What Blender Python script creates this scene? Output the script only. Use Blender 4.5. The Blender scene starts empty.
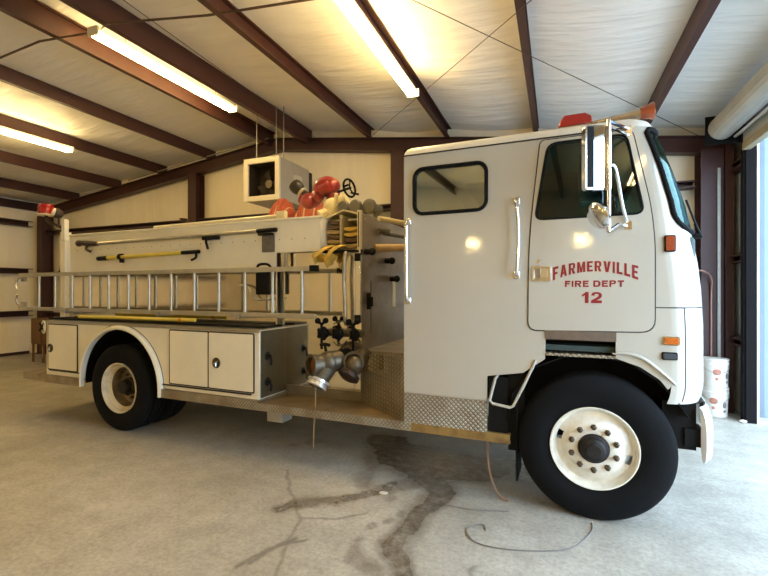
import bpy, bmesh, math, random
import numpy as np
from mathutils import Vector, Matrix, noise
random.seed(7)
sc = bpy.context.scene
COL = sc.collection
PI = math.pi
R = math.radians

# ---------------------------------------------------------------- materials
def lin(c):
    r = []
    for v in c[:3]:
        v /= 255.0
        r.append(v / 12.92 if v <= .04045 else ((v + .055) / 1.055) ** 2.4)
    return (*r, 1.0)

MATS = {}
MATTE = ('black_rubber', 'tyre_rubber', 'black_paint', 'dark_door_jamb')
def M(name, rgb, rough=.5, metal=0., var=.0, scale=6., bump=0., bscale=40., coat=0., stretch=(1, 1, 1), wave=0., rvar=0., dirt=None, dirt_amt=0., bdist=.01):
    if name in MATS: return MATS[name]
    m = bpy.data.materials.new(name); m.use_nodes = True
    nt = m.node_tree; N = nt.nodes; L = nt.links
    b = N['Principled BSDF']
    c = lin(rgb)
    b.inputs['Base Color'].default_value = c
    b.inputs['Roughness'].default_value = rough
    b.inputs['Metallic'].default_value = metal
    if name in MATTE: b.inputs['Specular IOR Level'].default_value = .2
    if coat: b.inputs['Coat Weight'].default_value = coat; b.inputs['Coat Roughness'].default_value = .06
    tc = N.new('ShaderNodeTexCoord'); mp = N.new('ShaderNodeMapping')
    mp.inputs['Scale'].default_value = stretch
    L.new(tc.outputs['Object'], mp.inputs['Vector'])
    if var or dirt_amt:
        nz = N.new('ShaderNodeTexNoise'); nz.inputs['Scale'].default_value = scale; nz.inputs['Detail'].default_value = 6
        nz.inputs['Roughness'].default_value = .62
        L.new(mp.outputs[0], nz.inputs['Vector'])
        rp = N.new('ShaderNodeValToRGB'); rp.color_ramp.elements[0].position = .3; rp.color_ramp.elements[1].position = .7
        lo = [max(0, q * (1 - var)) for q in c[:3]]; hi = [min(1, q * (1 + var)) for q in c[:3]]
        if dirt_amt:
            d = lin(dirt); lo = [q * (1 - dirt_amt) + w * dirt_amt for q, w in zip(c[:3], d[:3])]
            rp.color_ramp.elements[1].position = .55
        rp.color_ramp.elements[0].color = (*lo, 1); rp.color_ramp.elements[1].color = (*hi, 1)
        L.new(nz.outputs[0], rp.inputs[0]); L.new(rp.outputs[0], b.inputs['Base Color'])
        if rvar:
            mr = N.new('ShaderNodeMapRange'); mr.inputs['To Min'].default_value = max(.02, rough - rvar); mr.inputs['To Max'].default_value = rough + rvar
            L.new(nz.outputs[0], mr.inputs[0]); L.new(mr.outputs[0], b.inputs['Roughness'])
    if bump:
        n2 = N.new('ShaderNodeTexNoise'); n2.inputs['Scale'].default_value = bscale; n2.inputs['Detail'].default_value = 3
        L.new(mp.outputs[0], n2.inputs['Vector'])
        bp = N.new('ShaderNodeBump'); bp.inputs['Strength'].default_value = bump; bp.inputs['Distance'].default_value = bdist
        L.new(n2.outputs[0], bp.inputs['Height']); L.new(bp.outputs[0], b.inputs['Normal'])
        if coat: L.new(bp.outputs[0], b.inputs['Coat Normal'])
    MATS[name] = m
    return m

def emit(name, rgb, strength):
    m = bpy.data.materials.new(name); m.use_nodes = True
    b = m.node_tree.nodes['Principled BSDF']
    b.inputs['Base Color'].default_value = lin(rgb)
    b.inputs['Emission Color'].default_value = lin(rgb); b.inputs['Emission Strength'].default_value = strength
    return m

def glass(name, tint, refl=.25, rough=.02, top=.9, gtint=(.9, .97, 1, 1)):
    m = bpy.data.materials.new(name); m.use_nodes = True
    nt = m.node_tree; N = nt.nodes; L = nt.links
    for n in list(N):
        if n.type != 'OUTPUT_MATERIAL': N.remove(n)
    out = [n for n in N if n.type == 'OUTPUT_MATERIAL'][0]
    t = N.new('ShaderNodeBsdfTransparent'); t.inputs[0].default_value = lin(tint)
    g = N.new('ShaderNodeBsdfGlossy'); g.inputs['Roughness'].default_value = rough; g.inputs[0].default_value = gtint
    f = N.new('ShaderNodeFresnel'); f.inputs[0].default_value = 1.5
    mr = N.new('ShaderNodeMapRange'); mr.inputs['To Min'].default_value = refl - .04 * (1 - refl); mr.inputs['To Max'].default_value = top
    L.new(f.outputs[0], mr.inputs[0])
    mx = N.new('ShaderNodeMixShader')
    L.new(mr.outputs[0], mx.inputs[0]); L.new(t.outputs[0], mx.inputs[1]); L.new(g.outputs[0], mx.inputs[2])
    L.new(mx.outputs[0], out.inputs[0])
    return m

def tread_plate(name, rgb, metal=.85, rough=.36, sc_=36., dirt=(120, 90, 50), damt=.35):
    """aluminium diamond tread plate: raised lozenges on a regular lattice"""
    m = bpy.data.materials.new(name); m.use_nodes = True
    nt = m.node_tree; N = nt.nodes; L = nt.links; b = N['Principled BSDF']
    tc = N.new('ShaderNodeTexCoord')
    mp = N.new('ShaderNodeMapping'); mp.inputs['Rotation'].default_value = (0, R(45), 0)
    L.new(tc.outputs['Object'], mp.inputs[0])
    v = N.new('ShaderNodeTexVoronoi'); v.distance = 'CHEBYCHEV'; v.inputs['Scale'].default_value = sc_; v.inputs['Randomness'].default_value = 0
    L.new(mp.outputs[0], v.inputs['Vector'])
    rp = N.new('ShaderNodeMapRange'); rp.inputs['From Min'].default_value = .25; rp.inputs['From Max'].default_value = .42; rp.inputs['To Min'].default_value = 1; rp.inputs['To Max'].default_value = 0
    L.new(v.outputs['Distance'], rp.inputs[0])
    bp = N.new('ShaderNodeBump'); bp.inputs['Strength'].default_value = 1.0; bp.inputs['Distance'].default_value = .006
    L.new(rp.outputs[0], bp.inputs['Height']); L.new(bp.outputs[0], b.inputs['Normal'])
    nz = N.new('ShaderNodeTexNoise'); nz.inputs['Scale'].default_value = 5; nz.inputs['Detail'].default_value = 6
    L.new(tc.outputs['Object'], nz.inputs['Vector'])
    cr = N.new('ShaderNodeValToRGB'); cr.color_ramp.elements[0].position = .35; cr.color_ramp.elements[1].position = .62
    c = lin(rgb); d = lin(dirt)
    cr.color_ramp.elements[0].color = (*[q * (1 - damt) + w * damt for q, w in zip(c[:3], d[:3])], 1); cr.color_ramp.elements[1].color = c
    L.new(nz.outputs[0], cr.inputs[0])
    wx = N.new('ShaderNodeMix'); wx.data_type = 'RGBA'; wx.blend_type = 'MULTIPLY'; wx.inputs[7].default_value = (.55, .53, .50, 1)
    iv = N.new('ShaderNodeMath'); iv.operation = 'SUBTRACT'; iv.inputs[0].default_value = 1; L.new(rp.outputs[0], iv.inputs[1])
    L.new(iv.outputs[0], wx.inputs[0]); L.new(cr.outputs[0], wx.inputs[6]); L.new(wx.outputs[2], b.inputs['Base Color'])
    b.inputs['Metallic'].default_value = metal; b.inputs['Roughness'].default_value = rough
    MATS[name] = m
    return m

WHITE = M('white_truck_paint', (178, 174, 162), .28, 0, .03, 2.0, .05, 5, .7, bdist=.02)
WHITE2 = M('white_body_paint', (226, 219, 197), .35, 0, .05, 3.0, .03, 5, .3)
ROOFP = M('roof_paint', (206, 200, 186), .4, 0, .04, 3)
BLACK = M('black_rubber', (8, 8, 8), .85, 0, .25, 14, .15, 60)
TYRE = M('tyre_rubber', (8, 8, 9), .85, 0, .3, 9, .12, 90)
DARK = M('black_paint', (10, 9, 9), .65, 0, .2, 8)
GAP = M('shadow_gap', (46, 44, 40), .8)
CHROME = M('chrome', (225, 225, 225), .1, 1)
STEEL = M('brushed_steel', (176, 172, 164), .32, 1, .1, 12, .06, 50, stretch=(1, 1, 6), rvar=.08)
ALU = M('ladder_aluminium', (176, 172, 160), .42, .85, .12, 10, .05, 60, rvar=.08)
POLISH = M('polished_stainless', (232, 226, 210), .09, 1, .05, 3, .02, 4, bdist=.02)
POLISHB = M('stainless_side', (218, 208, 184), .07, 1, .08, 4, .03, 5, bdist=.012)
PUMPW = M('pump_house_steel', (150, 140, 132), .4, .75, .18, 5, .08, 12, rvar=.1)
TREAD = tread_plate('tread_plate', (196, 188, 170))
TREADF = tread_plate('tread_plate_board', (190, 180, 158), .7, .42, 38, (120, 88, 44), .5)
RUSTY = M('rusty_board', (150, 122, 70), .6, .4, 0, 7, .15, 30, dirt=(74, 44, 20), dirt_amt=.75)
RIM = M('white_wheel_paint', (222, 216, 200), .35, 0, 0, 9, .04, 30, .3, dirt=(150, 132, 100), dirt_amt=.35)
RIMR = M('cream_wheel_paint', (206, 192, 160), .45, 0, 0, 7, .04, 30, dirt=(120, 98, 66), dirt_amt=.45)
DISC = M('dirty_wheel_disc', (124, 108, 82), .55, .1, 0, 8, .05, 30, dirt=(58, 46, 34), dirt_amt=.7)
HUB = M('greasy_hub', (24, 18, 15), .6, .2, .35, 20, .1, 60)
LUG = M('lug_steel', (92, 82, 70), .35, .9, .2, 30)
RED = M('monitor_red_paint', (132, 24, 22), .35, 0, .25, 10, .05, 40, .4)
REDLENS = M('red_lens', (150, 12, 14), .15, 0, .1, 20, 0, 1, .6)
ORANGE = M('amber_lens', (184, 92, 32), .2, 0, .15, 40, .2, 200, .5)
ROLENS = M('red_orange_lens', (140, 50, 24), .2, 0, .25, 60, .2, 200, .5)
LETTER = M('dark_red_lettering', (132, 22, 28), .45)
HOSER = M('red_rubber_hose', (172, 84, 62), .7, 0, .12, 14, .06, 60)
HOSEY = M('yellow_canvas_hose', (188, 154, 66), .85, 0, .15, 30, .3, 220)
HOSET = M('tan_canvas_hose', (150, 128, 84), .85, 0, .25, 24, .3, 220)
HOSEB = M('brown_canvas_hose', (86, 66, 46), .85, 0, .25, 24, .3, 220)
YPOLE = M('yellow_fibreglass', (206, 186, 74), .4, 0, .08, 8)
BRASS = M('dull_brass', (98, 90, 76), .42, .7, .2, 16, .08, 50)
BRONZE = M('dark_bronze', (62, 48, 40), .5, .5, .3, 16, .1, 50)
CREAMP = M('cream_pipe_paint', (216, 204, 164), .5, 0, .08, 8)
GREYC = M('grey_cap', (98, 96, 90), .5, .4, .2, 20)
SEAT = M('grey_vinyl', (150, 150, 144), .6, 0, .1, 10)
CABIN = M('cab_interior', (54, 72, 72), .7, 0, .15, 5)
OXIDE = M('red_oxide_steel', (66, 33, 24), .55, 0, .14, 5, .04, 30)
OXIDE2 = M('dark_oxide_steel', (58, 28, 24), .55, 0, .14, 5, .04, 30)
INSUL = M('white_vinyl_insulation', (238, 234, 225), .42, 0, .03, 1.5, .62, 3.0, stretch=(.42, 2.1, 1), bdist=.06)
INSULW = M('cream_vinyl_wall_insulation', (240, 230, 207), .55, 0, .04, 1.5, .45, 2.4, stretch=(2.2, 2.2, .3), bdist=.05)
DOORS = M('rollup_door_steel', (178, 174, 164), .45, .2, .06, 4)
DOORT = M('door_bottom_bar', (170, 154, 122), .5, .2, .08, 4)
HEATW = M('heater_enamel', (206, 198, 176), .5, 0, .06, 6)
HEATD = M('heater_dark', (46, 38, 30), .7, .2, .2, 10)
BUCKET = M('white_pail_plastic', (212, 206, 196), .5, 0, .05, 10)
LABELR = M('faded_red_print', (176, 110, 88), .6, 0, .2, 40)
LABELG = M('grey_print', (116, 108, 106), .6, 0, .2, 40)
PIPE = M('copper_conduit', (150, 112, 98), .45, .5)
GALV = M('galvanised_conduit', (150, 146, 138), .45, .6, .1, 12)
CABLE = M('brace_cable', (86, 66, 52), .6, .4)
WOODB = M('brown_wood', (96, 66, 38), .6, 0, .25, 8)
FIXT = M('lamp_housing', (216, 208, 190), .5)
APRON = M('apron_concrete', (176, 178, 180), .85, 0, .08, 3)
TUBE = emit('fluorescent_tube', (255, 222, 152), 66.0)
FLOOD = emit('flood_lamp', (255, 222, 150), 90.0)
WIN = glass('crew_glass', (214, 224, 216), .42)
WIND = glass('tinted_glass', (130, 160, 158), .05)
WSH = glass('windshield_glass', (138, 176, 170), .08, top=.5, gtint=(.55, .8, .8, 1))
MIRR = M('mirror_silver', (235, 238, 245), .03, 1)

# ---------------------------------------------------------------- mesh builder
class B:
    def __init__(s): s.bm = bmesh.new()
    def box(s, x0, x1, y0, y1, z0, z1):
        v = [s.bm.verts.new(p) for p in [(x0, y0, z0), (x1, y0, z0), (x1, y1, z0), (x0, y1, z0), (x0, y0, z1), (x1, y0, z1), (x1, y1, z1), (x0, y1, z1)]]
        for f in [(3, 2, 1, 0), (4, 5, 6, 7), (0, 1, 5, 4), (1, 2, 6, 5), (2, 3, 7, 6), (3, 0, 4, 7)]: s.bm.faces.new([v[i] for i in f])
        return s
    def hexa(s, P):
        v = [s.bm.verts.new(p) for p in P]
        for f in [(3, 2, 1, 0), (4, 5, 6, 7), (0, 1, 5, 4), (1, 2, 6, 5), (2, 3, 7, 6), (3, 0, 4, 7)]: s.bm.faces.new([v[i] for i in f])
        return s
    def rings(s, rs, closed=True, cap=True, loop=False):
        V = [[s.bm.verts.new(p) for p in r] for r in rs]
        n = len(V[0]); pairs = list(zip(V, V[1:])) + ([(V[-1], V[0])] if loop else [])
        for a, b in pairs:
            for i in range(n if closed else n - 1):
                j = (i + 1) % n
                s.bm.faces.new((a[i], a[j], b[j], b[i]))
        if cap and closed and not loop:
            if n > 2:
                s.bm.faces.new(V[0][::-1]); s.bm.faces.new(V[-1])
        return s
    def lathe(s, prof, c, axis, seg=32, skip=None, loop=False):
        ax = Vector(axis).normalized(); c = Vector(c)
        up = Vector((0, 0, 1)) if abs(ax.z) < .9 else Vector((1, 0, 0))
        e1 = (up.cross(ax)).normalized(); e2 = ax.cross(e1)
        V = []
        for r, h in prof:
            if r < 1e-6: V.append([s.bm.verts.new(c + ax * h)] * seg)
            else: V.append([s.bm.verts.new(c + ax * h + (e1 * math.cos(2 * PI * i / seg) + e2 * math.sin(2 * PI * i / seg)) * r) for i in range(seg)])
        pr = list(zip(range(len(V) - 1), range(1, len(V)))) + ([(len(V) - 1, 0)] if loop else [])
        for k, l in pr:
            for i in range(seg):
                if skip and skip(k, i): continue
                j = (i + 1) % seg
                q = [V[k][i], V[k][j], V[l][j], V[l][i]]
                u = []
                for w in q:
                    if w not in u: u.append(w)
                if len(u) > 2:
                    try: s.bm.faces.new(u)
                    except ValueError: pass
        return s
    def cyl(s, p0, p1, r0, r1=None, seg=20):
        p0, p1 = Vector(p0), Vector(p1); r1 = r0 if r1 is None else r1; h = (p1 - p0).length
        return s.lathe([(0, 0), (r0, 0), (r1, h), (0, h)], p0, p1 - p0, seg)
    def sphere(s, c, r, seg=16, sq=(1, 1, 1)):
        n = 10
        V = []
        for k in range(n + 1):
            t = PI * k / n
            if k in (0, n): V.append([s.bm.verts.new((c[0], c[1], c[2] + r * sq[2] * math.cos(t)))] * seg)
            else: V.append([s.bm.verts.new((c[0] + r * sq[0] * math.sin(t) * math.cos(2 * PI * i / seg), c[1] + r * sq[1] * math.sin(t) * math.sin(2 * PI * i / seg), c[2] + r * sq[2] * math.cos(t))) for i in range(seg)])
        for a, b in zip(V, V[1:]):
            for i in range(seg):
                j = (i + 1) % seg; u = []
                for w in (a[i], b[i], b[j], a[j]):
                    if w not in u: u.append(w)
                s.bm.faces.new(u)
        return s
    def tube(s, pts, r, seg=10, closed=False, flat=None):
        P = [Vector(p) for p in pts]; n = len(P); rs = []
        prev = None
        for i in range(n):
            a = P[i - 1] if (i > 0 or closed) else P[i]; b = P[(i + 1) % n] if (i < n - 1 or closed) else P[i]
            t = (b - a).normalized()
            if prev is None:
                up = Vector((0, 0, 1)) if abs(t.z) < .9 else Vector((1, 0, 0))
                e = (up - t * up.dot(t)).normalized()
            else:
                e = prev - t * prev.dot(t)
                e = e.normalized() if e.length > 1e-5 else t.orthogonal().normalized()
            prev = e; f = t.cross(e)
            rr = r[i] if isinstance(r, (list, tuple)) else r
            ra, rb = (rr, rr) if flat is None else (rr * flat[0], rr * flat[1])
            rs.append([P[i] + e * (ra * math.cos(2 * PI * k / seg)) + f * (rb * math.sin(2 * PI * k / seg)) for k in range(seg)])
        return s.rings(rs, loop=closed)
    def plate(s, outline, holes, th, org, ex, ey):
        """2-D outline with holes, th thick, centred on org plane spanned by ex, ey"""
        cu = bpy.data.curves.new('tmp', 'CURVE'); cu.dimensions = '2D'; cu.fill_mode = 'BOTH'; cu.extrude = th / 2
        for lp in [outline] + list(holes):
            sp = cu.splines.new('POLY'); sp.points.add(len(lp) - 1)
            for p, q in zip(sp.points, lp): p.co = (q[0], q[1], 0, 1)
            sp.use_cyclic_u = True
        o = bpy.data.objects.new('tmp', cu); COL.objects.link(o)
        dg = bpy.context.evaluated_depsgraph_get()
        me = bpy.data.meshes.new_from_object(o.evaluated_get(dg))
        ex, ey = Vector(ex), Vector(ey); ez = ex.cross(ey)
        me.transform(Matrix(((ex.x, ey.x, ez.x, org[0]), (ex.y, ey.y, ez.y, org[1]), (ex.z, ey.z, ez.z, org[2]), (0, 0, 0, 1))))
        s.bm.from_mesh(me)
        bpy.data.objects.remove(o); bpy.data.curves.remove(cu); bpy.data.meshes.remove(me)
        return s
    def side(s, outline, holes, y0, y1):
        return s.plate(outline, holes, abs(y1 - y0), (0, (y0 + y1) / 2, 0), (1, 0, 0), (0, 0, 1))
    def text(s, body, w, h, org, ex, ey, off=.0, ext=.0015):
        """glyphs fitted into w x h from their lower-left corner org"""
        cu = bpy.data.curves.new('tmp', 'FONT'); cu.body = body; cu.size = 1; cu.offset = off; cu.extrude = 0; cu.resolution_u = 4
        o = bpy.data.objects.new('tmp', cu); COL.objects.link(o)
        dg = bpy.context.evaluated_depsgraph_get()
        me = bpy.data.meshes.new_from_object(o.evaluated_get(dg))
        xs = [v.co.x for v in me.vertices]; ys = [v.co.y for v in me.vertices]
        x0, x1, y0, y1 = min(xs), max(xs), min(ys), max(ys)
        kx = w / (x1 - x0); ky = h / (y1 - y0)
        ex, ey = Vector(ex), Vector(ey); org = Vector(org)
        for v in me.vertices:
            v.co = org + ex * ((v.co.x - x0) * kx) + ey * ((v.co.y - y0) * ky)
        s.bm.from_mesh(me)
        bpy.data.objects.remove(o); bpy.data.curves.remove(cu); bpy.data.meshes.remove(me)
        return s

ORG = {}; FRM = {}
TRUCK_F = Matrix.Translation((0.27, 3.45, 0)) @ Matrix.Rotation(-0.025, 4, 'Z')
IDF = Matrix.Identity(4)

def props(o, label=None, cat=None, group=None, kind=None):
    if label: o['label'] = label
    if cat: o['category'] = cat
    if group: o['group'] = group
    if kind: o['kind'] = kind
    return o

def thing(name, org, label, cat, group=None, frame=IDF):
    o = bpy.data.objects.new(name, None); COL.objects.link(o); o.empty_display_size = .1
    o.matrix_world = frame @ Matrix.Translation(org)
    ORG[o.name] = Vector(org); FRM[o.name] = frame
    return props(o, label, cat, group)

def obj(name, b, mat, parent=None, smooth=38, bevel=0., label=None, cat=None, group=None, kind=None, frame=IDF, org=None, merge=True):
    bm = b.bm
    if merge: bmesh.ops.remove_doubles(bm, verts=bm.verts, dist=1e-5)
    bmesh.ops.recalc_face_normals(bm, faces=bm.faces)
    if parent is not None: o0 = ORG[parent.name]
    elif org is not None: o0 = Vector(org)
    else:
        xs = [v.co for v in bm.verts]
        o0 = Vector(((min(v.x for v in xs) + max(v.x for v in xs)) / 2, (min(v.y for v in xs) + max(v.y for v in xs)) / 2, min(v.z for v in xs)))
        if kind: o0 = Vector((0, 0, 0))
    for v in bm.verts: v.co -= o0
    me = bpy.data.meshes.new(name); bm.to_mesh(me); bm.free()
    me.materials.append(mat)
    if smooth:
        me.shade_smooth(); me.set_sharp_from_angle(angle=R(smooth))
    o = bpy.data.objects.new(name, me); COL.objects.link(o)
    if parent is not None: o.parent = parent
    else: o.matrix_world = frame @ Matrix.Translation(o0)
    ORG[o.name] = o0; FRM[o.name] = frame
    if bevel:
        md = o.modifiers.new('bevel', 'BEVEL'); md.width = bevel; md.segments = 2; md.limit_method = 'ANGLE'; md.angle_limit = R(40)
    return props(o, label, cat, group, kind)

def rrect(x0, x1, z0, z1, r, n=5):
    pts = []
    for cx, cz, a in ((x1 - r, z1 - r, 0), (x0 + r, z1 - r, 90), (x0 + r, z0 + r, 180), (x1 - r, z0 + r, 270)):
        for k in range(n + 1):
            t = R(a + 90 * k / n); pts.append((cx + r * math.cos(t), cz + r * math.sin(t)))
    return pts
def round_poly(P, r, n=4):
    out = []; m = len(P)
    for i in range(m):
        p = Vector(P[i]); a = Vector(P[i - 1]); b = Vector(P[(i + 1) % m])
        rr = r[i] if isinstance(r, (list, tuple)) else r
        u = (a - p); v = (b - p); k = min(rr, u.length * .45, v.length * .45)
        if k < 1e-4: out.append(tuple(p)); continue
        s_, e_ = p + u.normalized() * k, p + v.normalized() * k
        for t in [q / n for q in range(n + 1)]:
            out.append(tuple(s_ * (1 - t) ** 2 + p * (2 * t * (1 - t)) + e_ * t * t))
    return out
def grow(P, d):
    c = [sum(p[i] for p in P) / len(P) for i in (0, 1)]
    hx = max(abs(p[0] - c[0]) for p in P); hz = max(abs(p[1] - c[1]) for p in P)
    return [(c[0] + (p[0] - c[0]) * (1 + d / hx), c[1] + (p[1] - c[1]) * (1 + d / hz)) for p in P]
def smooth_path(P, n=6):
    P = [Vector(p) for p in P]; out = []
    for i in range(len(P) - 1):
        p0 = P[max(0, i - 1)]; p1 = P[i]; p2 = P[i + 1]; p3 = P[min(len(P) - 1, i + 2)]
        for k in range(n):
            t = k / n
            out.append(.5 * ((2 * p1) + (p2 - p0) * t + (2 * p0 - 5 * p1 + 4 * p2 - p3) * t * t + (3 * p1 - p0 - 3 * p2 + p3) * t ** 3))
    out.append(P[-1]); return out

# ================================================================= THE BUILDING
XL, XR, YB, YN = -12.8, 2.3, 7.55, -5.6
RIDGE, ZR, SL = -5.2, 4.92, .124
def zroof(x): return ZR - SL * abs(x - RIDGE)
TR = [0]
def trim(b, mat, label, **k):
    TR[0] += 1
    return obj('trim_%d' % TR[0], b, mat, kind='structure', label=label, cat='steel framing', **k)

# floor: concrete slab, with stains laid down as a dirt mask of their own shape; the tint holds some shade under the cab
def make_floor():
    x0, x1, y0, y1, st = -4.2, 1.3, 1.6, 5.4, .0125
    nx = int(round((x1 - x0) / st)) + 1; ny = int(round((y1 - y0) / st)) + 1
    X, Y = np.meshgrid(np.linspace(x0, x1, nx), np.linspace(y0, y1, ny))
    def nz(f, seed):
        rng = np.random.RandomState(seed); out = np.zeros_like(X); amp = 1.
        for o_ in range(4):
            for k in range(5):
                a = rng.rand() * 6.28; ph = rng.rand() * 6.28
                out += amp * np.sin((X * math.cos(a) + Y * math.sin(a)) * f * (2 ** o_) * (.7 + .6 * rng.rand()) + ph) / 5
            amp *= .6
        return out
    def seg(P, w, soft, jit=.03, seed=1, f=14):
        d = np.full_like(X, 9.); n1 = nz(f, seed) * jit; n2 = nz(f, seed + 9) * jit
        for (a, b) in zip(P, P[1:]):
            ax, ay = a[:2]; bx, by = b[:2]; wa = a[2] if len(a) > 2 else w; wb = b[2] if len(b) > 2 else w
            t = np.clip(((X + n1 - ax) * (bx - ax) + (Y + n2 - ay) * (by - ay)) / max(1e-9, (bx - ax) ** 2 + (by - ay) ** 2), 0, 1)
            d = np.minimum(d, np.hypot(X + n1 - ax - t * (bx - ax), Y + n2 - ay - t * (by - ay)) - (wa + (wb - wa) * t))
        return np.clip(1 - d / soft, 0, 1)
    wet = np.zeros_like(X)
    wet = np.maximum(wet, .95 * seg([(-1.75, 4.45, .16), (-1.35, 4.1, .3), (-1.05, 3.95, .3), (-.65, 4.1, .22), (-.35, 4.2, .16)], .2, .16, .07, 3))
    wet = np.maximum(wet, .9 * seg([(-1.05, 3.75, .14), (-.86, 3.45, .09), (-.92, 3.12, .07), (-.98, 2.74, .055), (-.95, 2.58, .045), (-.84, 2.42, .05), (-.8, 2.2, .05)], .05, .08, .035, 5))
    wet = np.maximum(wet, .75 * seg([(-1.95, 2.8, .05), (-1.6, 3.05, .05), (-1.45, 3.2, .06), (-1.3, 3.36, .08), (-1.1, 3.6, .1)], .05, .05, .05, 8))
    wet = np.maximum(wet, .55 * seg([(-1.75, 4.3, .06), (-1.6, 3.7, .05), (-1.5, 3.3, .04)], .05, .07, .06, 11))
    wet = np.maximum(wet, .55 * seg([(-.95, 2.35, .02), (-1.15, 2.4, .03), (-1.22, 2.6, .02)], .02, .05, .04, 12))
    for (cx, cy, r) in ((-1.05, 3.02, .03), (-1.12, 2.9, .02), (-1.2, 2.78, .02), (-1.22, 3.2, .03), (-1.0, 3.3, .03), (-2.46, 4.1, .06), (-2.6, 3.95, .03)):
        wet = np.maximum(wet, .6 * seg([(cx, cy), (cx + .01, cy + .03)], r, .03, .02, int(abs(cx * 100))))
    crack = .5 * seg([(-2.3, 3.4), (-2.05, 3.05), (-1.72, 2.7), (-1.62, 2.4), (-1.51, 2.1), (-1.45, 1.7)], .004, .016, .03, 21, 9)
    crack = np.maximum(crack, .6 * seg([(-1.78, 2.1), (-1.73, 2.3), (-1.6, 2.5)], .008, .02, .03, 22, 9))
    crack = np.maximum(crack, .6 * seg([(-1.72, 2.15), (-1.66, 2.35), (-1.55, 2.5)], .006, .02, .03, 23, 9))
    crack = np.maximum(crack, .5 * seg([(-1.72, 2.7), (-1.5, 2.8), (-1.3, 2.95)], .004, .016, .03, 24, 9))
    crack = np.maximum(crack, .5 * seg([(-.62, 2.2), (-.5, 2.4), (-.46, 2.6)], .004, .014, .04, 25, 9))
    verts = np.stack([X.ravel(), Y.ravel(), np.zeros(X.size)], 1).tolist()
    idx = np.arange(nx * ny).reshape(ny, nx)
    faces = np.stack([idx[:-1, :-1].ravel(), idx[:-1, 1:].ravel(), idx[1:, 1:].ravel(), idx[1:, :-1].ravel()], 1).tolist()
    n0 = len(verts)
    for (a, b, c, d) in ((XL, x0, YN, YB), (x1, XR + .25, YN, YB), (x0, x1, YN, y0), (x0, x1, y1, YB)):
        k = len(verts); verts += [(a, c, 0), (b, c, 0), (b, d, 0), (a, d, 0)]; faces.append((k, k + 1, k + 2, k + 3))
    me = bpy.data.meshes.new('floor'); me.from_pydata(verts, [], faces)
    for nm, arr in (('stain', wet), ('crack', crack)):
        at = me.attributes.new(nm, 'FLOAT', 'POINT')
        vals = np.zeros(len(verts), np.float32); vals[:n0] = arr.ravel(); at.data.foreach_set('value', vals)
    m = bpy.data.materials.new('concrete_floor'); m.use_nodes = True
    nt = m.node_tree; N = nt.nodes; L = nt.links; b = N['Principled BSDF']
    tc = N.new('ShaderNodeTexCoord')
    def noise_(s, det, rgh=.6, st=(1, 1, 1)):
        mp = N.new('ShaderNodeMapping'); mp.inputs['Scale'].default_value = st; L.new(tc.outputs['Object'], mp.inputs[0])
        n = N.new('ShaderNodeTexNoise'); n.inputs['Scale'].default_value = s; n.inputs['Detail'].default_value = det; n.inputs['Roughness'].default_value = rgh
        L.new(mp.outputs[0], n.inputs['Vector']); return n
    def mix(a, bcol, fac, typ='MIX'):
        x = N.new('ShaderNodeMix'); x.data_type = 'RGBA'; x.blend_type = typ
        for sck, val in ((x.inputs[0], fac), (x.inputs[6], a), (x.inputs[7], bcol)):
            if isinstance(val, (float, tuple)): sck.default_value = val
            else: L.new(val, sck)
        return x.outputs[2]
    def ramp(src, p0, p1, c0, c1):
        r = N.new('ShaderNodeValToRGB'); e = r.color_ramp.elements; e[0].position = p0; e[1].position = p1; e[0].color = c0; e[1].color = c1
        L.new(src, r.inputs[0]); return r.outputs[0]
    big = ramp(noise_(.7, 5).outputs[0], .3, .7, lin((166, 160, 148)), lin((198, 193, 182)))
    mid = ramp(noise_(4.5, 8, .68).outputs[0], .36, .66, (.58, .57, .55, 1), (1, 1, 1, 1))
    fine = ramp(noise_(34, 6, .75).outputs[0], .34, .6, (.60, .59, .57, 1), (1, 1, 1, 1))
    wipe = ramp(noise_(2.2, 7, .7, (.5, 1.6, 1)).outputs[0], .42, .62, (.84, .83, .8, 1), (1.0, 1.0, 1.0, 1))
    c = mix(mix(mix(big, mid, .55, 'MULTIPLY'), fine, .8, 'MULTIPLY'), wipe, .5, 'MULTIPLY')
    sp = ramp(noise_(55, 3, .6).outputs[0], .27, .31, (.3, .28, .25, 1), (1, 1, 1, 1))
    c = mix(c, sp, .5, 'MULTIPLY')
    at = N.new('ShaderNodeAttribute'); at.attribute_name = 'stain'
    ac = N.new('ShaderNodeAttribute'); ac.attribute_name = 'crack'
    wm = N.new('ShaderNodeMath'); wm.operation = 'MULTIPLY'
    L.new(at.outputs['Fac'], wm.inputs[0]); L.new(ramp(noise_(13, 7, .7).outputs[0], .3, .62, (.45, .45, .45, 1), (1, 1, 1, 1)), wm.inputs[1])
    c = mix(c, mix(c, lin((126, 106, 88)), 1.0, 'MULTIPLY'), wm.outputs[0])  # wet stain tint, partly the shade under the cab put into colour
    c = mix(c, lin((66, 58, 50)), ac.outputs['Fac'])
    L.new(c, b.inputs['Base Color'])
    rr = N.new('ShaderNodeMapRange'); rr.inputs['To Min'].default_value = .34; rr.inputs['To Max'].default_value = .62; L.new(noise_(3.1, 5).outputs[0], rr.inputs[0])
    rw = N.new('ShaderNodeMapRange'); rw.inputs['To Min'].default_value = 1; rw.inputs['To Max'].default_value = .45; L.new(at.outputs['Fac'], rw.inputs[0])
    mm = N.new('ShaderNodeMath'); mm.operation = 'MULTIPLY'; L.new(rr.outputs[0], mm.inputs[0]); L.new(rw.outputs[0], mm.inputs[1])
    L.new(mm.outputs[0], b.inputs['Roughness'])
    bp = N.new('ShaderNodeBump'); bp.inputs['Strength'].default_value = .25; bp.inputs['Distance'].default_value = .006
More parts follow.
